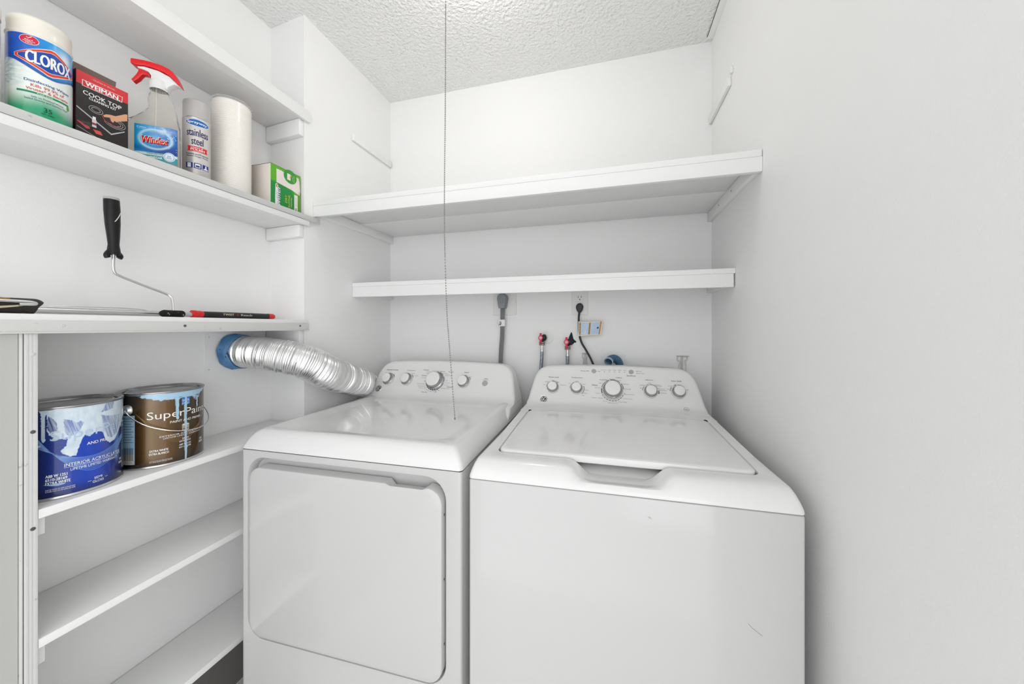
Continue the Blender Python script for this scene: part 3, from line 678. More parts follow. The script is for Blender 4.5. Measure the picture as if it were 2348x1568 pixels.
for k in (-1,0,1):
    tube(b, smooth_path([(-.4775+k*.0066,BY-.020,1.334),(-.4772+k*.0066,BY-.022,1.28),(-.4785+k*.0066,BY-.023,1.21),(-.4835+k*.0066,BY-.024,1.14),(-.4850+k*.0066,BY-.026,1.07),(-.484+k*.0066,BY-.03,.98)], 8), .0038, 10)
into(obj('cord', b, M_GCORD, dc), dc)
b = B(); box(b, -.4955,-.4660,BY-.0295,BY-.0285,1.2520,1.2830,bev=.0003); box(b, -.4660,-.4650,BY-.0295,BY-.016,1.2520,1.2830)
tg = into(obj('cord_tag', b, M_PLATE, dc), dc)
a = Art(); a.ell(-.486,1.266,.0055,.0085,hx('3a3c44')); a.ell(-.487,1.267,.0028,.005,hx('d8d8d8'),1); a.rect(-.494,-.491,1.255,1.262,hx('808088'),1)
a.build('tag_lettering', lambda u,v,h: Vector((u,BY-.0296-h,v)), tg)
# water valves
def valve(label, x, z, hole):
    t = thing('water_valve', label, 'valve', (x, BY-.03, z))
    L = lambda o: into(o, t)
    b = B()
    Y = BY-.036
    sphere(b, (x+.010,Y+.016,z+.000), .0125, 18, 12, sc=(1,1,1.25))
    lathe(b, [(.0075,-.036),(.0075,0)], n=20, M=Matrix.Translation((x+.010,Y+.016,z)) @ Matrix.Rotation(math.pi/2,4,'X') @ Matrix.Translation((0,0,0)))
    lathe(b, [(.0085,-.028),(.0085,-.010),(.0060,0)], n=20, M=Matrix.Translation((x+.002,Y+.010,z)))
    L(obj('valve_body', b, M_BLACK, t))
    b = B(); lathe(b, [(0,-.034),(.0122,-.034),(.0130,-.031),(.0130,-.027),(.0105,-.0265),(.0130,-.024),(.0130,-.019),(.010,-.018)], n=8, M=Matrix.Translation((x+.002,Y+.010,z)))
    L(obj('brass_nut', b, M_BRASS, t, ang=20))
    b = B(); MM = Matrix.Translation((x-.001,Y,z)) @ Matrix.Rotation(math.pi/2,4,'X')
    lathe(b, [(0,0),(.0100,0),(.0110,.002),(.0110,.007),(.0095,.009),(.0040,.0085),(.003,.0065),(0,.0065)], n=28, M=MM)
    box(b, x-.0055,x+.0035,Y-.008,Y,z+.008,z+.021,bev=.0015); box(b, x-.0055,x+.0035,Y-.008,Y,z-.026,z-.008,bev=.0015)
    hd = L(obj('handle', b, M_VRED, t))
    a = Art(); a.line(arc(.0068,0,360,0,0,24), .0012, hx('f3c6d2')); a.ell(0,0,.0042,.0042,hx('f2dfe4'),1); a.ell(0,0,.0018,.0018,hx('7a2338'),2)
    o = a.build('handle_face', lambda u,v,h: Vector((x-.001+u,Y-.0090-h,z+v)), hd)
    return t
def supply(label, x, z, bend):
    b = B(); Y = BY-.026
    top = (x+.002, Y, z-.034)
    lathe(b, [(.0062,-.016),(.0062,0)], n=20, mi=1, M=Matrix.Translation(top)); lathe(b, [(.0062,-.028),(.0085,-.027),(.0085,-.0225),(.0075,-.022),(.0075,-.017),(.0062,-.016)], n=20, mi=1, M=Matrix.Translation(top))
    tube(b, smooth_path([(top[0],Y,top[2]-.024),(top[0]+bend*.1,Y,top[2]-.06),(top[0]+bend*.5,Y,top[2]-.12),(top[0]+bend,Y-.002,top[2]-.19),(top[0]+bend*1.3,Y-.004,top[2]-.27)], 8), .0078, 14)
    t = thing('supply_hose', label, 'hose', top)
    h = into(obj('hose', b, [M_HOSE, M_STEEL], t), t)
    # dark tracer stripe on the braid
    bb = B()
    for k in range(6):
        zz = top[2]-.045-k*.020; xx = top[0]+bend*(.1+.9*((top[2]-zz-.06)/.13) if top[2]-zz > .06 else .1*(top[2]-zz)/.06)
        tube(bb, [(xx-.0030,Y-.0074,zz-.003),(xx+.0008,Y-.0082,zz),(xx+.0035,Y-.0074,zz+.004)], .0005, 5)
    into(obj('tracer_stripe', bb, M_BLACK, t), t)
V1 = valve('red-handled water valve on a round flange, left of the pair', -.2930, 1.2010, False)
V2 = valve('red-handled water valve at a ragged hole in the wall, right of the pair', -.1790, 1.1835, True)
supply('braided supply hose hanging from the left red valve', -.2930, 1.2010, -.012)
supply('braided supply hose hanging from the right red valve', -.1790, 1.1835, .000)
b = B(); lathe(b, [(.0305,0),(.0300,.0022),(.027,.0030),(0,.0032)], n=48, M=Matrix.Translation((-.2735,BY,1.2025)) @ Matrix.Rotation(math.pi/2,4,'X'))
tag(obj('pipe_flange', b, M_PLATE), 'round white flange on the wall behind the left red valve', 'flange')
b = B(); prism(b, [(-.1650,1.2245),(-.1625,1.2260),(-.1590,1.2190),(-.1560,1.2050),(-.1540,1.1960),(-.1410,1.1840),(-.1430,1.1800),(-.1500,1.1790),(-.1610,1.1680),(-.1720,1.1700),(-.1760,1.1900),(-.1740,1.2040)], 0, .0012)
for v in b.verts: v.co = (v.co.x, BY-v.co.z, v.co.y)
bmesh.ops.recalc_face_normals(b, faces=b.faces)
tag(obj('wall_hole', b, mat('torn_dark_opening', hx('16303a'), .8)), 'ragged dark hole in the back wall behind the right valve', 'hole')
# drain hose elbow, its open flared end turned to the room
b = B()
A = smooth_path([(-.0035,BY-.088,1.1065),(.000,BY-.078,1.1110),(.008,BY-.066,1.1165),(.021,BY-.056,1.1175),(.035,BY-.049,1.108),(.0425,BY-.046,1.088),(.044,BY-.045,1.05),(.044,BY-.044,.98)], 14)
tube(b, A, [.0155+(.0012 if (i//2) % 2 else -.0008) for i in range(len(A))], 28, caps=False)
hs = thing('drain_hose', 'blue corrugated drain hose looping up behind the washer', 'hose', (.02,BY-.08,1.05))
into(obj('hose', b, M_BLUEH, hs), hs)
d_ = (Vector(A[0])-Vector(A[2])).normalized(); b = B()
lathe(b, [(.0150,-.010),(.0178,-.008),(.0190,-.001),(.0185,.002),(.0165,.0025),(.0155,.001),(.0150,-.006)], n=36, M=Matrix.Translation(A[0]) @ d_.to_track_quat('Z','Y').to_matrix().to_4x4())
into(obj('hose_rim', b, mat('pale_blue_rubber', hx('a9b8c4'), .4), hs), hs)
# clear plastic hooks
for i, (x, z, lb) in enumerate(((-.1035,1.1330,'clear plastic wall clip between the valves and the blue hose'), (.2875,1.1300,'clear plastic wall clip at the right end behind the washer'))):
    t = thing('wall_clip', lb, 'clip', (x, BY, z))
    w = .0135 if i == 0 else .021
    b = B(); box(b, -w, w+.004, -.010, 0, -.0008, .0008, bev=.0003); obj('clip_bar', b, mat('smoky_clear_plastic', (.42,.41,.39), .3), t)
    b = B(); box(b, -.0035, .0035, -.006, 0, -.085, -.001, bev=.0015); tube(b, smooth_path([(-w*.8,-.004,-.002),(-w*.85,-.005,-.018),(-w*.4,-.006,-.022),(-w*.55,-.005,-.05),(-w*.45,-.005,-.085)],6), .0018, 8); tube(b, smooth_path([(w*.9,-.004,-.002),(w*.9,-.005,-.014),(w*.55,-.006,-.020),(w*.7,-.005,-.05),(w*.6,-.005,-.085)],6), .0018, 8)
    obj('clip_body', b, mat('frosted_clip_plastic', (.82,.82,.81), .25, trans=.35), t)

# ================================================================== paint cans
def fbm(x, y, s=1): return noise.noise(Vector((x*s, y*s, 0)))+.5*noise.noise(Vector((x*s*2.1, y*s*2.1, 7)))+.25*noise.noise(Vector((x*s*4.3,y*s*4.3,3)))
CR = .0818
def can_base(t, colfn, phi0, bail, band):
    r = CR
    b = B(); lathe(b, [(0,.003),(r-.004,.003),(r-.001,.0005),(r+.0008,.0012),(r+.0010,.004),(r+.0002,.0058),(r-.0004,.0065)], n=96); obj('bottom_rim', b, M_STEEL, t)
    b = B(); lathe(b, [(r-.0120,.1872),(r-.0075,.1872)], n=96); obj('lid_groove', b, M_DARK, t)
    b = B(); lathe(b, [(r+.0003,.1850),(r+.0012,.1856),(r+.0012,.1864),(r+.0004,.1868)], n=96); obj('top_bead', b, M_STEEL, t)
    bd = artcyl('body', r, phi0, .006, .1875, colfn, t, M_PRINTG, .0008, .0009, .125)
    b = B(); lathe(b, [(r-.0005,.1865),(r+.0010,.1872),(r+.0016,.1890),(r+.0012,.1908),(r-.0008,.1918),(r-.0030,.1910),(r-.0045,.1880),(r-.0058,.1870),(r-.0125,.1868),(r-.0140,.1885),(r-.0150,.1890),(r-.0160,.1880),(r-.0170,.1850),(0,.1850)], n=96)
    obj('lid', b, mat('lid_steel', (.36,.36,.37), .3, metal=1, spots=((.55,.58,.60), 16, .58)), t)
    return bd
def cm(phi0): return cylmap(0, 0, CR, phi0)
NAVY, BLUE, PAINT = hx('030a2e'), hx('0b3fb8'), hx('c9dcea')
# --- blue can
c1 = thing('paint_can', 'blue gallon paint can smeared with white paint, semi-gloss, behind the metal post', 'paint can', (-1.1725, .481, .893))
phi = math.radians(-22.3)
PAINTED = [(-0.0408, 0.1917), (-0.0373, 0.1875), (-0.0338, 0.1783), (-0.0334, 0.1497), (-0.033, 0.1227), (-0.0301, 0.1197), (-0.0281, 0.1235), (-0.0287, 0.149), (-0.0281, 0.1756), (-0.0262, 0.1778), (-0.0254, 0.1612), (-0.0258, 0.1437), (-0.023, 0.1346), (-0.0173, 0.1283), (-0.0202, 0.1245), (-0.0163, 0.122), (-0.0066, 0.1236), (0.0009, 0.125), (-0.0017, 0.1077), (-0.0089, 0.0993), (-0.0062, 0.0927), (0.0033, 0.0847), (0.0117, 0.084), (0.0138, 0.0966), (0.0197, 0.1181), (0.0236, 0.1243), (0.0296, 0.1191), (0.0378, 0.1261), (0.0481, 0.1248), (0.0514, 0.1203), (0.0566, 0.1029), (0.0646, 0.0939), (0.077, 0.0981), (0.0833, 0.107), (0.0933, 0.1224), (0.1088, 0.1428)]
HOLE1 = [(-0.0199, 0.1692), (-0.0173, 0.1656), (-0.014, 0.1592), (-0.012, 0.1427), (-0.0163, 0.1403), (-0.0202, 0.136), (-0.0226, 0.1416), (-0.025, 0.1452), (-0.0254, 0.1612), (-0.0242, 0.1737)]
HOLE2 = [(-0.005, 0.1645), (0.0033, 0.1608), (0.0134, 0.1531), (0.0176, 0.1571), (0.0218, 0.151), (0.0159, 0.1358), (0.013, 0.1317), (0.0073, 0.1276), (0.0013, 0.1272), (-0.0031, 0.1374)]
HOLE3 = [(0.0481, 0.1612), (0.0597, 0.1561), (0.0902, 0.1525), (0.092, 0.1319), (0.0833, 0.1124), (0.068, 0.1045), (0.0597, 0.1096), (0.0543, 0.1246)]
HOLE4 = [(0.0575, 0.1861), (0.0757, 0.1864), (0.0717, 0.1712), (0.0629, 0.168), (0.0475, 0.1675), (0.0531, 0.1745)]
PAINTED = [(-.0408,.25)]+PAINTED+[(.1088,.25)]
def inside(P, x, y):
    c = False; n = len(P)
    for i in range(n):
        (x0, y0), (x1, y1) = P[i-1], P[i]
        if (y0 > y) != (y1 > y) and x < (x1-x0)*(y-y0)/(y1-y0)+x0: c = not c
    return 1.0 if c else 0.0
def blue(u, v):
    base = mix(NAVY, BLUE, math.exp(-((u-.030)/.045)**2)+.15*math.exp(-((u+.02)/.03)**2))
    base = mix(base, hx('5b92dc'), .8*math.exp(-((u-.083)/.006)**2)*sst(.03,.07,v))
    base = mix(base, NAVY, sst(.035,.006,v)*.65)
    # poured paint: covers the top and runs lower in tongues, brushed thin in places
    wu = u+.0006*fbm(u, v, 260); wv = v+.0008*fbm(v, u, 240)
    if u < -.0405: m = 1.0 if v > .19 else 0
    elif u > .1085: m = sst(-.001, .001, v-.145+.25*(u-.1085))
    else: m = inside(PAINTED, wu, wv)
    streak = .5+.9*noise.noise(Vector(((u+.25*(v-.13))*700, v*22, 1)))
    for hole, thin in ((HOLE1, .95), (HOLE2, .75), (HOLE3, .70), (HOLE4, .8)):
        if m and inside(hole, wu, wv): m *= 1-thin*max(0, min(1, streak+(.35 if thin > .9 else .1)))
    return mix(base, mix(PAINT, hx('e4eef5'), .4+.6*fbm(u*2,v,60)), m)
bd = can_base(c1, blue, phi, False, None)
a = Art(); TW = (.86,.88,.9)
for k in range(13):
    q = k/12
    pts = []
    for i in range(25):
        s_ = i/24; u = -.052+s_*.155
        v = (.150-.030*q)*(1-s_)**1.6+(.096+.012*q)*s_ - (.050-.022*q)*math.sin(math.pi*s_)**1.3*(.6+.4*(1-q))
        pts.append((u, v))
    a.line(pts, .00065, hx('7fa6e0'))
a.text('SuperPaint', .0440, .1285, .132, .027, hx('b9cfe8'), 2)
a.text('AND PRI', .0408, .1045, .0300, .0060, TW, 2, bold=.02)
a.text('INTERIOR ACRYLIC LATEX', .0430, .0675, .094, .0068, TW, 2, bold=.005)
a.rect(-.0045,.0905,.0622,.0628,TW,2)
a.text('LIFETIME LIMITED WARRANTY', .0430, .0570, .078, .0056, TW, 2)
a.text('A88 W 1251', -.0140, .0500, .0275, .0058, TW, 2, bold=.03); a.text('6510-28169', -.0140, .0427, .0275, .0058, TW, 2, bold=.03); a.text('EXTRA WHITE', -.0120, .0354, .0315, .0058, TW, 2, bold=.03)
a.text('SEMI', .0431, .0258, .0130, .0050, TW, 2, bold=.01); a.text('GLOSS', .0431, .0182, .0180, .0052, TW, 2, bold=.01)
a.rect(.0270,.0325,.0215,.0221,TW,2); a.rect(.0545,.0600,.0215,.0221,TW,2)
a.text('MUST BE TINTED OR USED AS PACKAGED', -.0090, .0222, .0380, .0023, TW, 2); a.text('SE PUEDE USAR COLOR ANTES DE USAR', -.0090, .0187, .0380, .0023, TW, 2)
a.text('ONE', .0935, .048, .008, .005, TW, 2, bold=.02); a.text('GALLON', .0935, .040, .012, .005, TW, 2, bold=.02)
a.build('lettering', cm(phi), bd, step=.004)
a = Art()   # dried white smear over the low print
a.poly([(-.031,.0345),(-.022,.0330),(-.010,.0335),(-.002,.0315),(-.004,.0295),(-.012,.0285),(-.020,.0300)], hx('9fc0e0'), 5)
a.poly([(-.040,.115),(-.034,.116),(-.033,.113),(-.039,.111)], hx('c9dcea'), 5)
a.build('paint_smear', cm(phi), bd, step=.004)
# --- brown can
c2 = thing('paint_can', 'brown gallon paint can with pale blue drips and a wire bail handle', 'paint can', (-1.1722, .6505, .893))
phi = math.radians(-29.0)
def brown(u, v):
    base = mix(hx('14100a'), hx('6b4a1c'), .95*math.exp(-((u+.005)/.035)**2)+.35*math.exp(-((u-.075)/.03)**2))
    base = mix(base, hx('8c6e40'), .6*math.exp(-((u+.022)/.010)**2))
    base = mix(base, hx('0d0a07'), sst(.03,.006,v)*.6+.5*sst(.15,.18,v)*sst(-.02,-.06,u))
    P = hx('a9cbe2')
    e = .186-.002*(u > -.06)+.004*fbm(u,0,70)
    def tongue(c, w, lo):
        nonlocal e
        k = math.exp(-(((u-c)/w)**4)); e = e-(e-lo)*k
    if -.062 < u < .11: tongue(.032,.064,.168+.004*fbm(u,0,160)); 
    tongue(.0265,.0032,.116+.002*fbm(u,v,90)); tongue(.0435,.0026,-.01); tongue(.074,.010,.158); tongue(.073,.0028,.140)
    m = sst(-.001,.001,v-e)
    st = noise.noise(Vector((u*45, v*500, 1)))
    if -.030 < u < .09 and v < .1735: m *= 1 if abs(u-.0435) < .0035 or abs(u-.0265) < .0038 else sst(-.15,.05,st+.12+(v-.168)*30)
    if u < -.040 and v > .176: m = max(0, m*sst(-.3,.2,st-.1))
    return mix(base, P, m)
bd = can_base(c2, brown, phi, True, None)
a = Art(); CW = (.87,.85,.82)
for k in range(9):
    q = k/8; pts = []
    for i in range(25):
        s_ = i/24; u = -.050+s_*.150
        v = .140*(1-s_)**1.5+.108*s_-(.046-.020*q)*math.sin(math.pi*s_)**1.2
        pts.append((u, v))
    a.line(pts, .0005, hx('8d7448'))
a.text('SuperPaint', .0370, .1290, .131, .0250, CW, 2)
a.text('PAINT AND PRIMER', .0500, .1105, .0740, .0056, CW, 2, bold=.02)
a.text('EXTERIOR ACRYLIC LATEX', .0430, .0765, .098, .0040, CW, 2); a.text('LIFETIME LIMITED WARRANTY', .0430, .0710, .085, .0033, CW, 2)
a.text('SATIN', .0436, .0620, .0140, .0043, CW, 2, bold=.02); a.text('SATINADO', .0430, .0555, .0250, .0043, CW, 2, bold=.02)
a.text('A89 W 1151', .0430, .0470, .0260, .0043, CW, 2, bold=.02); a.text('6511-11238', .0430, .0405, .0260, .0043, CW, 2, bold=.02)
a.text('EXTRA WHITE', -.0070, .0430, .0330, .0052, CW, 2, bold=.03); a.text('EXTRA BLANCO', -.0070, .0355, .0350, .0052, CW, 2, bold=.03)
a.text('MUST BE TINTED OR USED AS PACKAGED', -.0035, .0175, .0410, .0020, CW, 2); a.text('SE PUEDE USAR COLOR ANTES', -.0035, .0148, .0410, .0020, CW, 2)
a.rect(.036,.052,.082,.098,hx('b0a692'),1); a.ell(.044,.098,.008,.003,hx('d8d0c0'),2); a.rect(.038,.050,.086,.088,hx('5a4424'),2)
a.rect(.035,.054,.150,.170,hx('2f6fb8'),1); a.text('SHER', .0445, .162, .016, .006, (.62,.74,.88), 2, bold=.03); a.text('PAINT', .0445, .154, .016, .005, (.62,.74,.88), 2, bold=.03)
a.text('GALLON', .088, .040, .014, .006, CW, 2, bold=.03); a.text('ONE', .088, .048, .010, .006, CW, 2, bold=.03)
a.build('lettering', cm(phi), bd, step=.004)
a = Art()
a.rect(-.083,-.052,.014,.136,hx('9fc3dc'))
a.rect(-.081,-.054,.016,.040,hx('d9d2c6'),1)
for k in range(11): a.rect(-.079+k*.0022,-.079+k*.0022+(.0012 if k % 3 else .0006),.024,.056,hx('15202c'),2)
for k in range(10): a.rect(-.080,-.056+(.002 if k % 2 else -.003),.128-k*.0065,.1292-k*.0065,hx('50707f'),2)
a.text('4 NORTH', -.067, .019, .02, .003, hx('40505c'), 2)
a.build('side_label', cm(phi), bd, step=.004)
a = Art(); PB = hx('a9cbe2')
W_ = lambda c, w, v0, v1, s_: [(c-w*(1+.25*math.sin(k*1.3+s_)), v1+(v0-v1)*k/10) for k in range(11)]+[(c+w*(1+.25*math.sin(k*1.7+s_)), v1+(v0-v1)*k/10) for k in range(10, -1, -1)]
a.poly(W_(.0440,.0021,.0060,.1700,0), PB, 6); a.ell(.0443,.0385,.0033,.0050,PB,7)
a.poly(W_(.0268,.0026,.1190,.1700,2), PB, 6); a.ell(.0268,.1195,.0028,.0050,PB,7)
a.poly(W_(.0735,.0022,.1420,.1700,4), PB, 6); a.ell(.0735,.1425,.0023,.0045,PB,7)
a.build('paint_drip', cm(phi), bd, step=.004)
# ears and bail
ae = phi-.0686/CR; ea = Vector((math.cos(ae), math.sin(ae), 0)); eb = -ea
for e in (ea, eb):
    h = B(); n = e; M = Matrix.Translation(n*(CR)+Vector((0,0,.150))) @ n.to_track_quat('Z','Y').to_matrix().to_4x4()
    lathe(h, [(.0135,0),(.0130,.002),(.0095,.005),(.0080,.0065),(.0045,.0068),(.0035,.0040),(0,.0040)], n=28, M=M); obj('ear', h, M_STEEL, c2)
h = B(); side = Vector((-ea.y, ea.x, 0)); pts = []
for i in range(29):
    t = math.pi*i/28; d = ea*math.cos(t)+side*math.sin(t)
    r = CR+.0062+.006*math.sin(t)
    pts.append(d*r+Vector((0,0,.150-.068*math.sin(t)**.8)))
tube(h, pts, .0013, 8); obj('bail_handle', h, M_CHROME, c2)

# ================================================================== cleaning supplies on the shelf
SZ = 1.6422
# tub at the far left
t = thing('plastic_tub', 'cream plastic tub cut off by the left edge of the photo', 'tub', (-1.150, .3440, SZ))
b = B(); lathe(b, [(0,0),(.038,0),(.0402,.003),(.0402,.205),(.0392,.208)], n=56); obj('tub_body', b, M_CREAM, t)
b = B(); lathe(b, [(.0408,.196),(.0412,.215),(.040,.222),(0,.224)], n=56); obj('tub_lid', b, M_CREAM, t)
# disinfecting wipes
t = thing('wipes_canister', 'tall blue and green canister of disinfecting wipes with a white lid', 'canister', (-1.150, .4345, SZ))
phi = math.radians(-20.7); r = .0416
def clorox(u, v):
    if v > .1905: return hx('f0ebe2')
    # edge between blue sky and white field sweeps down to a low point and up again
    e = .140-.0265*sst(-.05,.015,u)+.0145*sst(.015,.055,u)
    up = mix(hx('0a55c4'), hx('18a2e4'), .5+.55*math.sin(u*42)+.15*fbm(u,v,40))
    up = mix(up, hx('e8f6fb'), .9*math.exp(-(((u-.034)/.013)**2+((v-.170)/.014)**2)))
    up = mix(up, hx('063a92'), sst(.012,.0,v-e)*sst(-.06,-.01,u)*.8)
    lo = mix(hx('eef2ee'), hx('9fc4cf'), max(0, .8*math.exp(-(((u+.045)/.022)**2))*(.55+fbm(u,v*3,90))*sst(.075,.10,v)))
    g = sst(.092,.045, v-.006*math.sin(u*40)+(.02*sst(.0,.05,u)))
    lo = mix(lo, hx('12a070'), g); lo = mix(lo, hx('0a8a4c'), sst(.02,.0,v)*.5)
    return mix(lo, up, sst(-.0008,.0008,v-e))
b = B(); lathe(b, [(0,0),(r-.002,0),(r,.002),(r,.006)], n=72); obj('canister_base', b, M_CREAM, t)
bd = artcyl('canister_body', r, phi, .0055, .1935, clorox, t, M_PRINTG, .0009, .0009, .075)
b = B(); lathe(b, [(r+.0002,.1930),(r+.0008,.1945),(r+.0008,.1965),(r-.0006,.1975),(r-.0012,.2050),(r-.0014,.2175),(r-.0008,.2185),(r-.0010,.2275),(r-.004,.2315),(r-.008,.2325),(0,.2328)], n=72); obj('canister_lid', b, M_CREAM, t)
a = Art(); RD = hx('e2401f')
D = [(-.0325,.1500),(.0130,.1745),(.0190,.1745),(.0550,.1495),(.0550,.1430),(.0150,.1210),(.0090,.1210),(-.0325,.1440)]
sc_ = lambda k: [(.0115+(x-.0115)*k[0], .1475+(y-.1475)*k[1]) for x, y in D]
a.poly(sc_((1.02,1.06)), hx('f4f4f0')); a.poly(sc_((1,1)), RD, 1); a.poly(sc_((.90,.80)), hx('f4f4f0'), 2); a.poly(sc_((.885,.765)), hx('1246a8'), 3)
a.text('CLOROX', .0130, .1475, .0600, .0235, (.92,.92,.92), 5, bold=.03)
a.ell(-.0135,.1800,.0125,.0095,hx('f0f0ec')); a.ell(-.0135,.1800,.0117,.0087,hx('d3173e'),1)
a.text('KILLS', -.0135,.1795,.010,.0022,(.9,.9,.9),2,bold=.02); a.text('COVID-19', -.0135,.1765,.015,.0022,(.9,.9,.9),2,bold=.02); a.text('VIRUS', -.0135,.1738,.009,.0020,(.9,.9,.9),2,bold=.02)
a.line([(-.0165,.1850),(-.0145,.1828),(-.0100,.1866)],.0012,(.9,.9,.9),2)
a.text('Disinfecting Wipes', .0108, .0995, .0605, .0068, hx('2a4f96'), 2, bold=.01)
a.text('Kills 99.9% of', .0103, .0915, .0430, .0060, hx('c8523a'), 2, bold=.01)
a.text("Viruses* & Bacteria", .0108, .0842, .0560, .0058, hx('c8523a'), 2, bold=.01)
a.poly([(-.0295,.0790),(.041,.0790),(.041,.0752),(-.0295,.0752)], hx('178a5a'), 1)
a.text('Fresh Scent', .0060, .0770, .0190, .0028, (.9,.9,.9), 2)
a.text('Safe on Finished Wood', .0098, .0690, .0410, .0034, hx('4a6b74'), 2)
a.text('Sealed Granite and Stainless Steel', .0092, .0640, .0570, .0036, hx('2f5f68'), 2)
a.text('35', .0094, .0480, .0100, .0088, hx('0c4a34'), 2, bold=.01); a.text('WET WIPES', .0090, .0395, .0165, .0036, hx('0f5a3c'), 2)
a.poly([(.0375,.0765),(.0415,.0745),(.0425,.0690),(.0395,.0650),(.0370,.0700)], hx('5aa82c'), 2)
a.build('lettering', cylmap(0,0,r,phi), bd, step=.003)

# cooktop cleaning kit box
BX = -1.135
t = thing('cleaning_kit_box', 'black and red cooktop cleaning kit box with its top flap open', 'box', (BX-.025, .519, SZ))
by0, by1, bh = .4775-.519, .5625-.519, .1775
b = B(); box(b, -.025, .025, by0, by1, 0, bh, bev=.0006); bx = obj('carton', b, mat('maroon_card', hx('3d1018'), .45), t)
b = B(); prism(b, [(-.0225,bh-.001),(-.0218,bh-.001),(-.0150,bh+.0330),(-.0157,bh+.0332)], 0, 1)
for v in b.verts: v.co = Vector((v.co.x, by0+.002+(by1-by0-.004)*v.co.z, v.co.y))
bmesh.ops.recalc_face_normals(b, faces=b.faces); obj('open_flap', b, mat('brown_card', hx('84706a'), .6), t)
a = Art(); f = lambda y, z: (y/1000-.519, z/1000)
a.rect(by0+.0006,by1-.0006,.0008,bh-.0006,hx('1b1818'))
a.poly([(by0+.0006,.1480),(by1-.0006,.1500),(by1-.0006,bh-.0006),(by0+.0006,bh-.0006)], hx('d0212b'), 1)
a.poly([f(486.5,145.5),f(551.5,147.5),f(552.5,161.5),f(486.8,159.5)], hx('f2e8e4'), 2); a.poly([f(487.6,146.6),f(550.4,148.5),f(551.4,160.4),f(487.9,158.5)], hx('cf1f28'), 3)
a.text('WEIMAN.', .0005, .1535, .0560, .0098, (.9,.9,.9), 4, bold=.045)
a.text('- TRUSTED BY BRAND -', .0020, .1690, .0400, .0030, hx('f0c4b8'), 4)
a.text('COOK TOP', .0000, .1325, .0620, .0092, (.88,.88,.88), 4, bold=.02)
a.text('CLEANING KIT', .0000, .1235, .0440, .0052, (.88,.88,.88), 4, bold=.03)
G1 = hx('b9b9bb')
a.poly([f(478.2,96.5),f(478.2,93.5),f(533,59.5),f(556,78),f(556,80.5),f(533,63)], G1, 3)
for rx, ry in ((.011,.0075),(.0068,.0045)): a.line([(-.0110+rx*math.cos(q*.2), .1030+ry*math.sin(q*.2)) for q in range(33)], .0008, G1, 3)
for rx, ry in ((.018,.0115),(.014,.0085),(.010,.006)): a.line([(.0200+rx*math.cos(q*.2), .0900+ry*math.sin(q*.2)) for q in range(33)], .0008, G1, 3)
a.poly([f(519,98),f(524,103),f(531,106),f(540,108),f(556,122),f(560.5,124),f(560.5,108),f(545,98),f(541,94),f(538,96),f(536,90),f(532,92),f(531,99),f(526,97),f(521,95)], hx('dca27e'), 5)
a.poly([f(517,98),f(522,88),f(540,84),f(545,88),f(541,93),f(528,97)], hx('2b2224'), 4); a.line([f(517,97),f(522,87),f(540,83),f(546,88)], .0012, hx('c23a3a'), 5)
a.poly([f(478.5,63),f(480,65),f(497,61),f(499,55),f(493,53)], hx('c8474a'), 4); a.poly([f(484,66),f(498,70),f(503,60),f(490,60)], hx('3a3536'), 5)
a.poly([f(503,57),f(515,58),f(519,50),f(508,49)], hx('e0524c'), 4)
a.rect(.505-.519-.0035,.505-.519+.0035,.062,.080,hx('d8cfd0'),6); a.rect(.505-.519-.0025,.505-.519+.0025,.080,.086,hx('f0eeee'),6); a.rect(.505-.519-.0035,.505-.519+.0035,.067,.072,hx('8a3a44'),7)
a.line([f(479,52),f(500,44),f(525,36),f(545,30)], .0009, G1, 3)
a.build('lettering', lambda u,v,h: Vector((.025+h,u,v)), bx)

# trigger spray bottle
WC = (-1.15+.58*.0275, .6207-.814*.0275); rz = math.atan2(.58,.814)
t = thing('spray_bottle', 'clear window-cleaner spray bottle with a red and white trigger head', 'spray bottle', (WC[0]-.58*.0275, WC[1]+.814*.0275, SZ), rz)
# local: x along the bottle's width, -y towards the camera; label plane at y = -.0275
HL = .2390
lv = [(.000,-.036,.058,.0230),(.003,-.0395,.0615,.0262),(.012,-.0410,.0630,.0270),(.060,-.0412,.0632,.0272),(.115,-.0405,.0628,.0270),(.124,-.0375,.0622,.0266),(.133,-.0290,.0610,.0260),(.143,-.0165,.0590,.0250),(.152,-.0070,.0570,.0238),(.162,-.0005,.0545,.0222),(.172,-.0005,.0515,.0208),(.180,-.0035,.0490,.0196),(.188,-.0030,.0460,.0182),(.196,-.0015,.0415,.0172),(.203,.0015,.0372,.0165),(.210,.0045,.0345,.0150),(.216,.0060,.0335,.0140),(.224,.0062,.0333,.0138)]
b = B(); rings = []
for z, xa, xb, d in lv:
    k_ = sst(.12,.19,z)*.0035; xa -= .0080-k_; xb -= .0080-k_; d *= .66; z += (.392+z)*.0157 if z > .05 else 0
    cx = (xa+xb)/2; hw = (xb-xa)/2; e = .55 if z < .14 else .8; r_ = []
    for k in range(48):
        q = 2*math.pi*k/48; cc, ss = math.cos(q), math.sin(q)
        r_.append((cx+hw*math.copysign(abs(cc)**e, cc), -.0095+d*math.copysign(abs(ss)**e, ss), z))
    rings.append(r_)
loft(b, rings); bo = obj('bottle', b, M_CLEAR, t)
b = B(); tube(b, [(.006,-.0095,.012),(.009,-.0095,.12),(.010,-.0095,.23)], .0018, 10); obj('dip_tube', b, M_CREAM, bo)
a = Art()
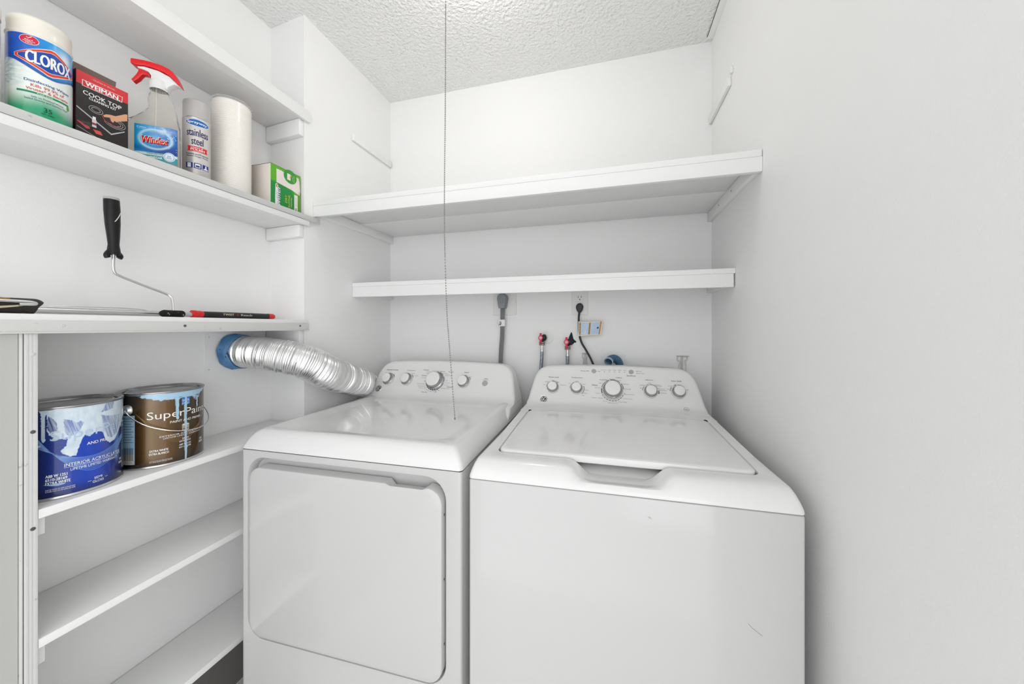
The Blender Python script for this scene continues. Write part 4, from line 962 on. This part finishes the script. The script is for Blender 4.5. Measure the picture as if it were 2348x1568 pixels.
def windex(x, y):
    c = mix(hx('1f9fd8'), hx('0f63b4'), sst(-.03,.06,x+.4*(.09-y)))
    c = mix(c, hx('e6f4fa'), .85*math.exp(-(((x-.030)/.022)**2+((y-.110)/.010)**2))*(.7+.6*fbm(x,y,110)))
    c = mix(c, hx('0c2f86'), sst(.012,.03,x)*sst(.085,.06,y)*.8)
    c = mix(c, hx('0a4fa0'), .6*sst(.070,.058,y+.15*x)*sst(.045,.055,y+.3*x))
    d = ((x-.0163)/.0345)**2+((y-.0865)/.0245)**2
    c = mix(c, hx('bfe0f0'), .8*math.exp(-((d-1)/.22)**2)); 
    if d < .8: c = mix(c, hx('1b62b8'), .5*(1-d)); 
    e2 = ((x-.016)/.022)**2+((y-.086)/.017)**2
    c = mix(c, hx('9ad4ee'), .7*math.exp(-e2*1.6)*(.5+.8*abs(math.sin(math.atan2(y-.086,x-.016)*9))))
    wv = .049-.10*max(0,.03-x)*.1+.0
    if y < .052-.06*(x+.028)*.0+.0: c = mix(c, hx('cfe0e2'), sst(.053,.050,y))
    if y < .0455: c = hx('2f9aa4')
    return c
artgrid(a, -.0283, .0608, .0300, .1208, 120, 120, windex)
for dx, dy, c_ in ((.0012,-.0012,hx('5a1018')),(-.0007,.0007,hx('fbfbfb')),(0,0,hx('e5281f'))):
    for k in range(1): a.text('Windex', .0150+dx, .0838+dy, .0565, .0165, c_, 2+(c_ == hx('fbfbfb'))+2*(c_ == hx('e5281f')), bold=.05 if c_ != hx('e5281f') else .03, shear=.12)
a.text('SC Johnson', -.0130, .1128, .0200, .0036, (.9,.93,.95), 3, bold=.02); a.text('A FAMILY COMPANY', -.0130, .1092, .0200, .0014, (.85,.9,.93), 3)
a.text('STREAK-FREE SHINE', .0160, .0492, .0350, .0036, hx('50707a'), 3)
a.text('VINEGAR', .0165, .0398, .0300, .0052, (.9,.93,.93), 3, bold=.03)
a.ell(.0458,.0455,.0118,.0118,hx('dfeaf0'),4); a.line([(.0458+.0096*math.cos(q*.2), .0455+.0096*math.sin(q*.2)) for q in range(33)], .0010, hx('7a93b8'), 5)
a.text('2X', .0458,.0475,.0080,.0042,hx('5a74a8'),5,bold=.02); a.text('MORE', .0458,.0425,.0100,.0026,hx('5a74a8'),5,bold=.02)
for k in range(26):
    random.seed(k); a.ell(.040+random.random()*.02, .062+random.random()*.045, .0005+random.random()*.0005, .0005+random.random()*.0005, hx('d5ecf8'), 2, 8)
def wmap(u, v, h):
    cx, hw, d = .0027, .0550, .0180; u = u*.915+.0003; cc = max(-1, min(1, (u-cx)/hw)); q = abs(cc)**(1/.55); s_ = math.sqrt(max(0, 1-q*q))**.55
    return Vector((u, -.0095-d*s_-.0004-h, v))
a.build('label', wmap, bo, step=.004)
# head
def slab(pts, w, bev, m, name, parent, w2=None):
    b = B(); t_ = bmesh.new(); n = len(pts)
    A = [t_.verts.new((x, -w-.0095, z)) for x, z in pts]; Bv = [t_.verts.new((x, w-.0095, z)) for x, z in pts]
    t_.faces.new(A); t_.faces.new(Bv[::-1])
    for i in range(n): t_.faces.new((A[i], Bv[i], Bv[(i+1)%n], A[(i+1)%n]))
    bmesh.ops.recalc_face_normals(t_, faces=t_.faces)
    bmesh.ops.bevel(t_, geom=[e for e in t_.edges], offset=bev, segments=3, affect='EDGES', profile=.5)
    merge(b, t_); return obj(name, b, m, parent, ang=50)
S = lambda L: [(x/1000*1.0157-.0050, z/1000+.0072) for x, z in L]
hd = slab(S([(-20,263),(-6,265.5),(22,261.5),(44,251.5),(57.5,236.5),(64.5,231.5),(53,234),(40.6,224.7),(37.5,216),(31.8,230),(6,234),(7,246),(1.3,254.7),(-8.3,257.8),(-18,259)]), .0095, .0016, M_ENAMP, 'spray_head', t)
slab(S([(-31.5,279.6),(-19,280.6),(-6.2,280.9),(7,280.3),(19.7,278.6),(31,276.2),(41.7,271.8),(49.5,266),(55.1,258.4),(60,247),(65.5,231),(57.4,237.2),(51.5,245.5),(44,252.6),(34,258.5),(21.9,262.6),(8,265.6),(-6.2,266.5),(-21,264),(-31.5,266.5)]), .0115, .0022, M_RED, 'head_cover', hd)
slab(S([(-20,261),(-8.3,258.8),(0.3,254),(5.2,245),(3.2,242.3),(-1.6,246.6),(-10.5,246.4),(-14,242),(-18.5,233.8),(-28.4,223.1),(-32.6,228.6),(-27.5,236.5),(-23.1,244.1),(-19.4,252.5),(-18.9,257.8)]), .0062, .0014, M_RED, 'trigger', hd)
b = B(); M = Matrix.Translation((.0145,-.0095,.2200))
prof = [(.0175,0),(.0180,.001),(.0176,.020),(.0160,.0235),(.0115,.0245)]
lathe(b, prof, n=40, M=M)
for k in range(40):
    q = 2*math.pi*k/40; tube(b, [(.0145+.0179*math.cos(q),-.0095+.0179*math.sin(q),.222),(.0145+.0175*math.cos(q),-.0095+.0175*math.sin(q),.239)], .0007, 4)
obj('collar', b, M_ENAMP, hd)

# stainless steel polish spray can
t = thing('aerosol_can', 'slim silver aerosol can of stainless steel polish with a grey cap', 'aerosol can', (-1.140, .7094, SZ))
r = .0302; phi = math.radians(-31.9)
def spray(u, v):
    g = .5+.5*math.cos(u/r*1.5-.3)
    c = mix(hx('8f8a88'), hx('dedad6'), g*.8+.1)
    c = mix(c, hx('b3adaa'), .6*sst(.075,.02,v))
    return c
b = B(); lathe(b, [(0,.002),(r-.005,.002),(r-.003,0),(r-.0006,.001),(r-.0002,.004)], n=56); obj('can_base', b, M_STEEL, t)
bd = artcyl('can_body', r, phi, .0035, .1905, spray, t, mat('metallic_print', (1,1,1), .3, metal=.35, attr=True), .002, .006, .06)
b = B(); lathe(b, [(r-.0002,.1900),(r+.0004,.1915),(r-.0010,.1945)], n=56); obj('can_rim', b, M_STEEL, t)
b = B(); lathe(b, [(r-.0012,.1940),(r-.0008,.1950),(r-.0010,.2390),(r-.0022,.2430),(r-.005,.2450),(0,.2460)], n=56); obj('cap', b, M_GREYCAP, t)
a = Art(); NV = hx('1b1f58')
a.ell(.0020,.1775,.0275,.0098,hx('e8eef4')); a.ell(.0020,.1775,.0262,.0087,hx('1565b4'),1)
a.text('Sprayway.', .0020, .1772, .0450, .0095, (.9,.93,.95), 2, bold=.02, shear=.2)
a.text('stainless', .0022, .1500, .0470, .0205, NV, 2, bold=.01); a.text('steel', .0015, .1260, .0250, .0200, NV, 2, bold=.01)
a.poly([(-.0200,.1110),(.0240,.1110),(.0225,.1040),(.0240,.0970),(-.0200,.0970),(-.0185,.1040)], hx('d9232e'), 1)
a.text('Cleaner &', .0005, .1080, .0250, .0036, (.9,.9,.9), 2, shear=.2, bold=.02); a.text('POLISH', .0020, .1020, .0290, .0062, (.9,.9,.9), 2, bold=.04)
a.text('Protects and Preserves', .0020, .0895, .0500, .0042, NV, 2, bold=.01); a.text('Resists Finger Prints', .0020, .0830, .0470, .0042, NV, 2, bold=.01)
for k in range(3):
    x = -.0160+k*.0180
    a.rect(x-.0078,x+.0078,.0500,.0650,hx('1f2f8c'),1)
    if k == 0: a.rect(x-.004,x+.004,.0515,.0635,(.85,.86,.88),2); a.rect(x-.004,x+.004,.0590,.0594,hx('303a70'),3)
    if k == 1: a.rect(x-.0055,x+.0055,.0520,.0630,(.85,.86,.88),2); a.rect(x-.004,x+.004,.0535,.0585,hx('30408c'),3)
    if k == 2: a.poly([(x-.006,.0515),(x+.006,.0515),(x+.006,.0535),(x+.002,.0560),(x+.0015,.0635),(x-.0015,.0635),(x-.002,.0560),(x-.006,.0535)],(.85,.86,.88),2)
a.build('lettering', cylmap(0,0,r,phi), bd, step=.003)

# tall ribbed white roll in clear wrap
t = thing('paper_roll', 'tall ribbed off-white cylinder in glossy wrap, right of the silver aerosol can', 'roll', (-1.165, .8212, SZ))
r = .0498; prof = [(0,0),(r-.003,0)]
n = 62; 
for k in range(n+1):
    z = .003+k*(.300/n); prof += [(r,z),(r-.0001,z+.0032),(r-.0007,z+.0040)]
prof += [(r-.001,.3085),(r-.004,.3125)]
b = B(); lathe(b, prof+[(0,.3125)], n=72); rl = obj('roll_body', b, M_ROLL, t, ang=18)
b = B(); lathe(b, [(r-.0035,.3120),(r+.0002,.3115),(r+.0004,.3175),(r-.004,.3190),(r-.0055,.3180)], n=72); obj('wrap_edge', b, mat('clear_wrap', (1,.99,.97), .08, trans=.85, ior=1.1), rl)

# dry cloth box
t = thing('cloth_refill_box', 'white box of dry cloths with a green front, at the shelf end', 'box', (-1.145, .955, SZ))
y0, y1, hh = .8975-.955, 1.0120-.955, .1595
b = B(); box(b, -.045, .045, y0, y1, 0, hh, bev=.0006); bx = obj('carton', b, M_CARD, t)
b = B(); box(b, -.0448, .0452, y0-.0003, y0+.0006, hh-.0008, hh+.0006); box(b, .044, .0455, y0-.0003, y1, hh-.0006, hh+.0006); obj('carton_edge', b, mat('dark_box_edge', hx('4b5a3a'), .6), bx)
a = Art(); f = lambda y, z: (y/1000-.955, z/1000)
a.rect(y0,y1,.0005,hh,hx('2f9e35')); 
a.poly([(y0,.1040),(y0,hh),(y1,hh),(y1,.1000),f(965,116)], hx('5cae1e'), 1)
a.poly([(y0,.0005),(y0,.1010),f(925,100),f(950,98),f(975,92),f(984,70),f(986,45),f(980,20),f(970,.5)], hx('0b8a38'), 2)
a.poly([f(984,95),f(1012,92),f(1012,10),f(990,8),f(988,60)], hx('69ad2a'), 2)
pk = [f(918,150),f(922,148),f(926,150),f(930,148),f(935,150),f(942,148),f(1004,150),f(1008,138),f(1010,105),f(1008,88),f(976,97),f(918,103)]
a.poly(pk, hx('ece2dc'), 3)
for k in range(8): a.line([f(920+k*4,104+k*.0),f(924+k*9,146)], .0002, hx('d8ccc6'), 4)
for k in range(4): a.line([f(992+k*4,149),f(994+k*4,140-k*4)], .0007, hx('b9b0a8'), 4)
a.ell(*f(970,141), .0255, .0240, hx('2f9630'), 5)
for yb in (0,): a.rect(*[q for q in (f(958,0)[0],f(971,0)[0])], .128, .150, hx('e8e4d8'), 6)
a.poly([f(966,136),f(972,140),f(976,150),f(970,146)], hx('e8a02c'), 7)
a.text('GREAT CLEAN', *f(985,138), .024, .0035, hx('cfe6b0'), 7, rot=math.pi/2, bold=.02); a.text('SCENT', *f(979,138), .018, .0030, hx('cfe6b0'), 7, rot=math.pi/2)
sw = [f(914.5,96),f(920,100),f(924,94),f(925,60),f(929,30),f(934,20),f(926,6),f(914,8),f(913,50)]
a.poly(sw, hx('eef2ee'), 4); a.poly([f(917,97),f(921,98),f(921,84),f(916,86)], hx('b39a2c'), 5)
a.text('Swiffer', *f(924,53), .082, .0150, hx('5a2a8c'), 7, rot=math.pi/2, bold=.06, shear=.25); a.text('Swiffer', *f(924,53), .082, .0150, hx('f4f4f6'), 8, rot=math.pi/2, bold=.0, shear=.25)
a.text('DRY', *f(954,58), .0270, .0072, hx('d4cc2a'), 5, rot=math.pi/2, bold=.02); a.text('CLOTHS', *f(966,50), .0480, .0072, hx('d4cc2a'), 5, rot=math.pi/2, bold=.02)
a.text('UNSCENTED', *f(975,52), .0340, .0024, (.85,.9,.8), 5, rot=math.pi/2, bold=.02)
a.rect(f(986,0)[0],f(1000,0)[0],.020,.084,hx('e8e8e2'),5); a.text('85', *f(993,32), .010, .007, hx('404a40'), 6, rot=math.pi/2, bold=.02); a.text('CLOTHS', *f(991,60), .03, .0022, hx('7a8a7a'), 6, rot=math.pi/2); a.line([f(996,44),f(996,76)], .0008, hx('7a8a7a'), 6)
a.line([f(1004,10),f(1004,100)], .0011, hx('2c5a2c'), 5); a.line([f(1011,2),f(1011,100)], .0012, hx('3a6a30'), 5)
a.build('lettering', lambda u,v,h: Vector((.045+h,u,v)), bx)

# ================================================================== rollers and pole on the ledge
LZ = 1.2752
def thru(o, p): o.location = -Vector(p); return o
# roller frame standing upright
P0 = (-1.196,.682,LZ)
t = thing('paint_roller', 'upright paint roller frame with a black handle, leaning in the left recess', 'paint roller', P0)
b = B()
hp = [(-1.1985,.5632,1.5655),(-1.1985,.5634,1.5640),(-1.1980,.5640,1.540),(-1.1975,.5650,1.505),(-1.197,.5660,1.475),(-1.197,.5664,1.455),(-1.1965,.5664,1.442),(-1.196,.5664,1.430)]
hr = [.0128,.0138,.0142,.0132,.0112,.0098,.0112,.0122]
tube(b, hp, hr, 28); 
thru(obj('handle', b, M_RUBBER, t), P0)
hd_ = [o for o in C.objects if o.parent == t][0]
for k_ in range(4):
    a0_ = B(); f0, f1, z0_ = math.radians(-8+k_*12), math.radians(14+k_*13), 1.510+k_*.006
    tube(a0_, [(-1.1981+.0142*math.cos(f0+(f1-f0)*q/5), .5643+.0142*math.sin(f0+(f1-f0)*q/5), z0_+.009*q/5) for q in range(6)], [.0003,.0009,.0007,.0010,.0006,.0003], 6)
    obj('paint_scuff', a0_, M_CREAM, hd_)
b = B(); tube(b, [(-1.1985,.5631,1.5720),(-1.1985,.5631,1.5712),(-1.1985,.5632,1.5655)], [.0110,.0134,.0141], 28); thru(obj('handle_end_cap', b, M_GREYCAP, t), P0)
b = B(); tube(b, smooth_path([(-1.1960,.5590,1.4370),(-1.1950,.5535,1.4270),(-1.1945,.5555,1.4200)],4), [.006]*8+[.0035], 10); tube(b, smooth_path([(-1.196,.5715,1.437),(-1.195,.5770,1.428),(-1.1945,.5745,1.4225)],4), [.006]*8+[.0035], 10)
thru(obj('handle_guard', b, M_RUBBER, t), P0)
b = B(); tube(b, smooth_path([(-1.196,.5655,1.445),(-1.196,.5655,1.42),(-1.196,.5655,1.400),(-1.196,.5675,1.3870),(-1.196,.5760,1.3790),(-1.196,.622,1.3600),(-1.192,.666,1.3425),(-1.188,.6755,1.3350),(-1.182,.6765,1.3230),(-1.166,.6700,1.288)],6), .0031, 12)
thru(obj('frame_rod', b, M_STEEL, t), P0)
b = B(); tube(b, smooth_path([(-1.164,.6390,1.2872),(-1.164,.648,1.2860),(-1.164,.668,1.2855),(-1.164,.688,1.2855),(-1.164,.695,1.2852)],4), [.0035,.005,.007,.0088]+[.0098]*9+[.0088,.007,.005,.003], 20)
thru(obj('roller_core', b, M_GRIT, t), P0)
# second roller at the far left
P0 = (-1.14,.41,LZ)
t = thing('paint_roller', 'roller lying on the ledge at the left edge, speckled dark sleeve under a shiny rod', 'paint roller', P0)
b = B(); tube(b, smooth_path([(-1.150,.300,1.2918),(-1.150,.36,1.2918),(-1.150,.415,1.2918),(-1.150,.4260,1.2916),(-1.150,.4285,1.2905)],5), [.0162]*16+[.0160,.0154,.0145,.0130,.0100], 26); thru(obj('roller_cover', b, M_GRITB, t), P0)
b = B(); tube(b, smooth_path([(-1.128,.30,1.3015),(-1.128,.36,1.3010),(-1.128,.405,1.3003),(-1.128,.4175,1.2990),(-1.128,.4205,1.2965),(-1.128,.416,1.2950),(-1.128,.40,1.2945)],6), .0030, 12); thru(obj('frame_rod', b, M_STEEL, t), P0)
b = B(); prism(b, [(.30,1.2825),(.36,1.2875),(.395,1.2925),(.415,1.2960),(.415,1.2935),(.397,1.2895),(.36,1.2825),(.30,1.2780)], 0, .0006)
for v in b.verts: v.co = Vector((-1.1305+v.co.z, v.co.x, v.co.y))
bmesh.ops.recalc_face_normals(b, faces=b.faces); thru(obj('paper_band', b, mat('yellowed_paper', hx('c9c0a0'), .6), t), P0)
# extension pole
P0 = (-1.165,.72,LZ)
t = thing('extension_pole', 'silver extension pole with a black grip and red ends, lying along the ledge', 'extension pole', P0)
b = B(); tube(b, [(-1.205,.438,1.2865),(-1.205,.757,1.2865)], .0072, 20); thru(obj('pole_tube', b, M_STEEL, t), P0)
b = B(); tube(b, [(-1.205,.760,1.2872),(-1.205,.975,1.2872)], .0102, 28); gr = thru(obj('grip', b, M_BLACK, t), P0)
b = B(); tube(b, [(-1.205,.972,1.2872),(-1.205,.990,1.2872),(-1.205,.9945,1.2872)], [.0107,.0107,.0085], 28); thru(obj('end_cap', b, M_RED, t), P0)
b = B(); tube(b, smooth_path([(-1.205,.7350,1.2880),(-1.205,.7395,1.2880),(-1.205,.748,1.2880),(-1.205,.755,1.2877),(-1.205,.764,1.2874)],4), [.0085,.0105,.0118]+[.0120]*4+[.0118,.0112,.0106,.0108,.0112,.0112,.0112,.0110,.0106,.0100], 28); thru(obj('twist_lock', b, M_RED, t), P0)
a = Art(); a.text('TWIST', .8330, 0, .0335, .0062, hx('d8c9b4'), 1, bold=.05, shear=.2); a.text('&', .8610, 0, .0060, .0062, hx('b02028'), 1, bold=.05); a.text('Reach', .8900, -.0005, .036, .0062, hx('cfc6bc'), 1, bold=.03)
q0 = .22; o = a.build('lettering', lambda u,v,h: Vector((-1.205+(.0102+h)*math.cos(q0+v/.0102), u, 1.2872+(.0102+h)*math.sin(q0+v/.0102))), gr)
# thin bent wire behind the pole
b = B(); tube(b, smooth_path([(-1.225,.474,1.2950),(-1.225,.500,1.2975),(-1.225,.540,1.2985),(-1.225,.630,1.2970),(-1.225,.664,1.2860),(-1.222,.70,1.2790)],6), .0011, 8)
tag(obj('bent_wire', b, M_STEEL), 'thin bent grey wire lying behind the pole on the ledge', 'wire')

# parts built in world coordinates hang under their thing: keep what the matrices say
bpy.context.view_layer.update()

GROUPS = {'recess_shelf': 'shelves in the left recess', 'wall_shelf': 'shelves across the alcove', 'shelf_cleat': 'bare cleats of a removed shelf', 'water_valve': 'red water valves',
          'supply_hose': 'braided supply hoses', 'wall_clip': 'clear wall clips', 'paint_can': 'paint cans on the shelf', 'paint_roller': 'paint rollers on the ledge', 'power_cord': 'power cords on the back wall'}
for o in C.objects:
    if o.parent is None and 'label' in o:
        g = GROUPS.get(o.name.split('.')[0])
        if g: o['group'] = g
bpy.context.view_layer.update()
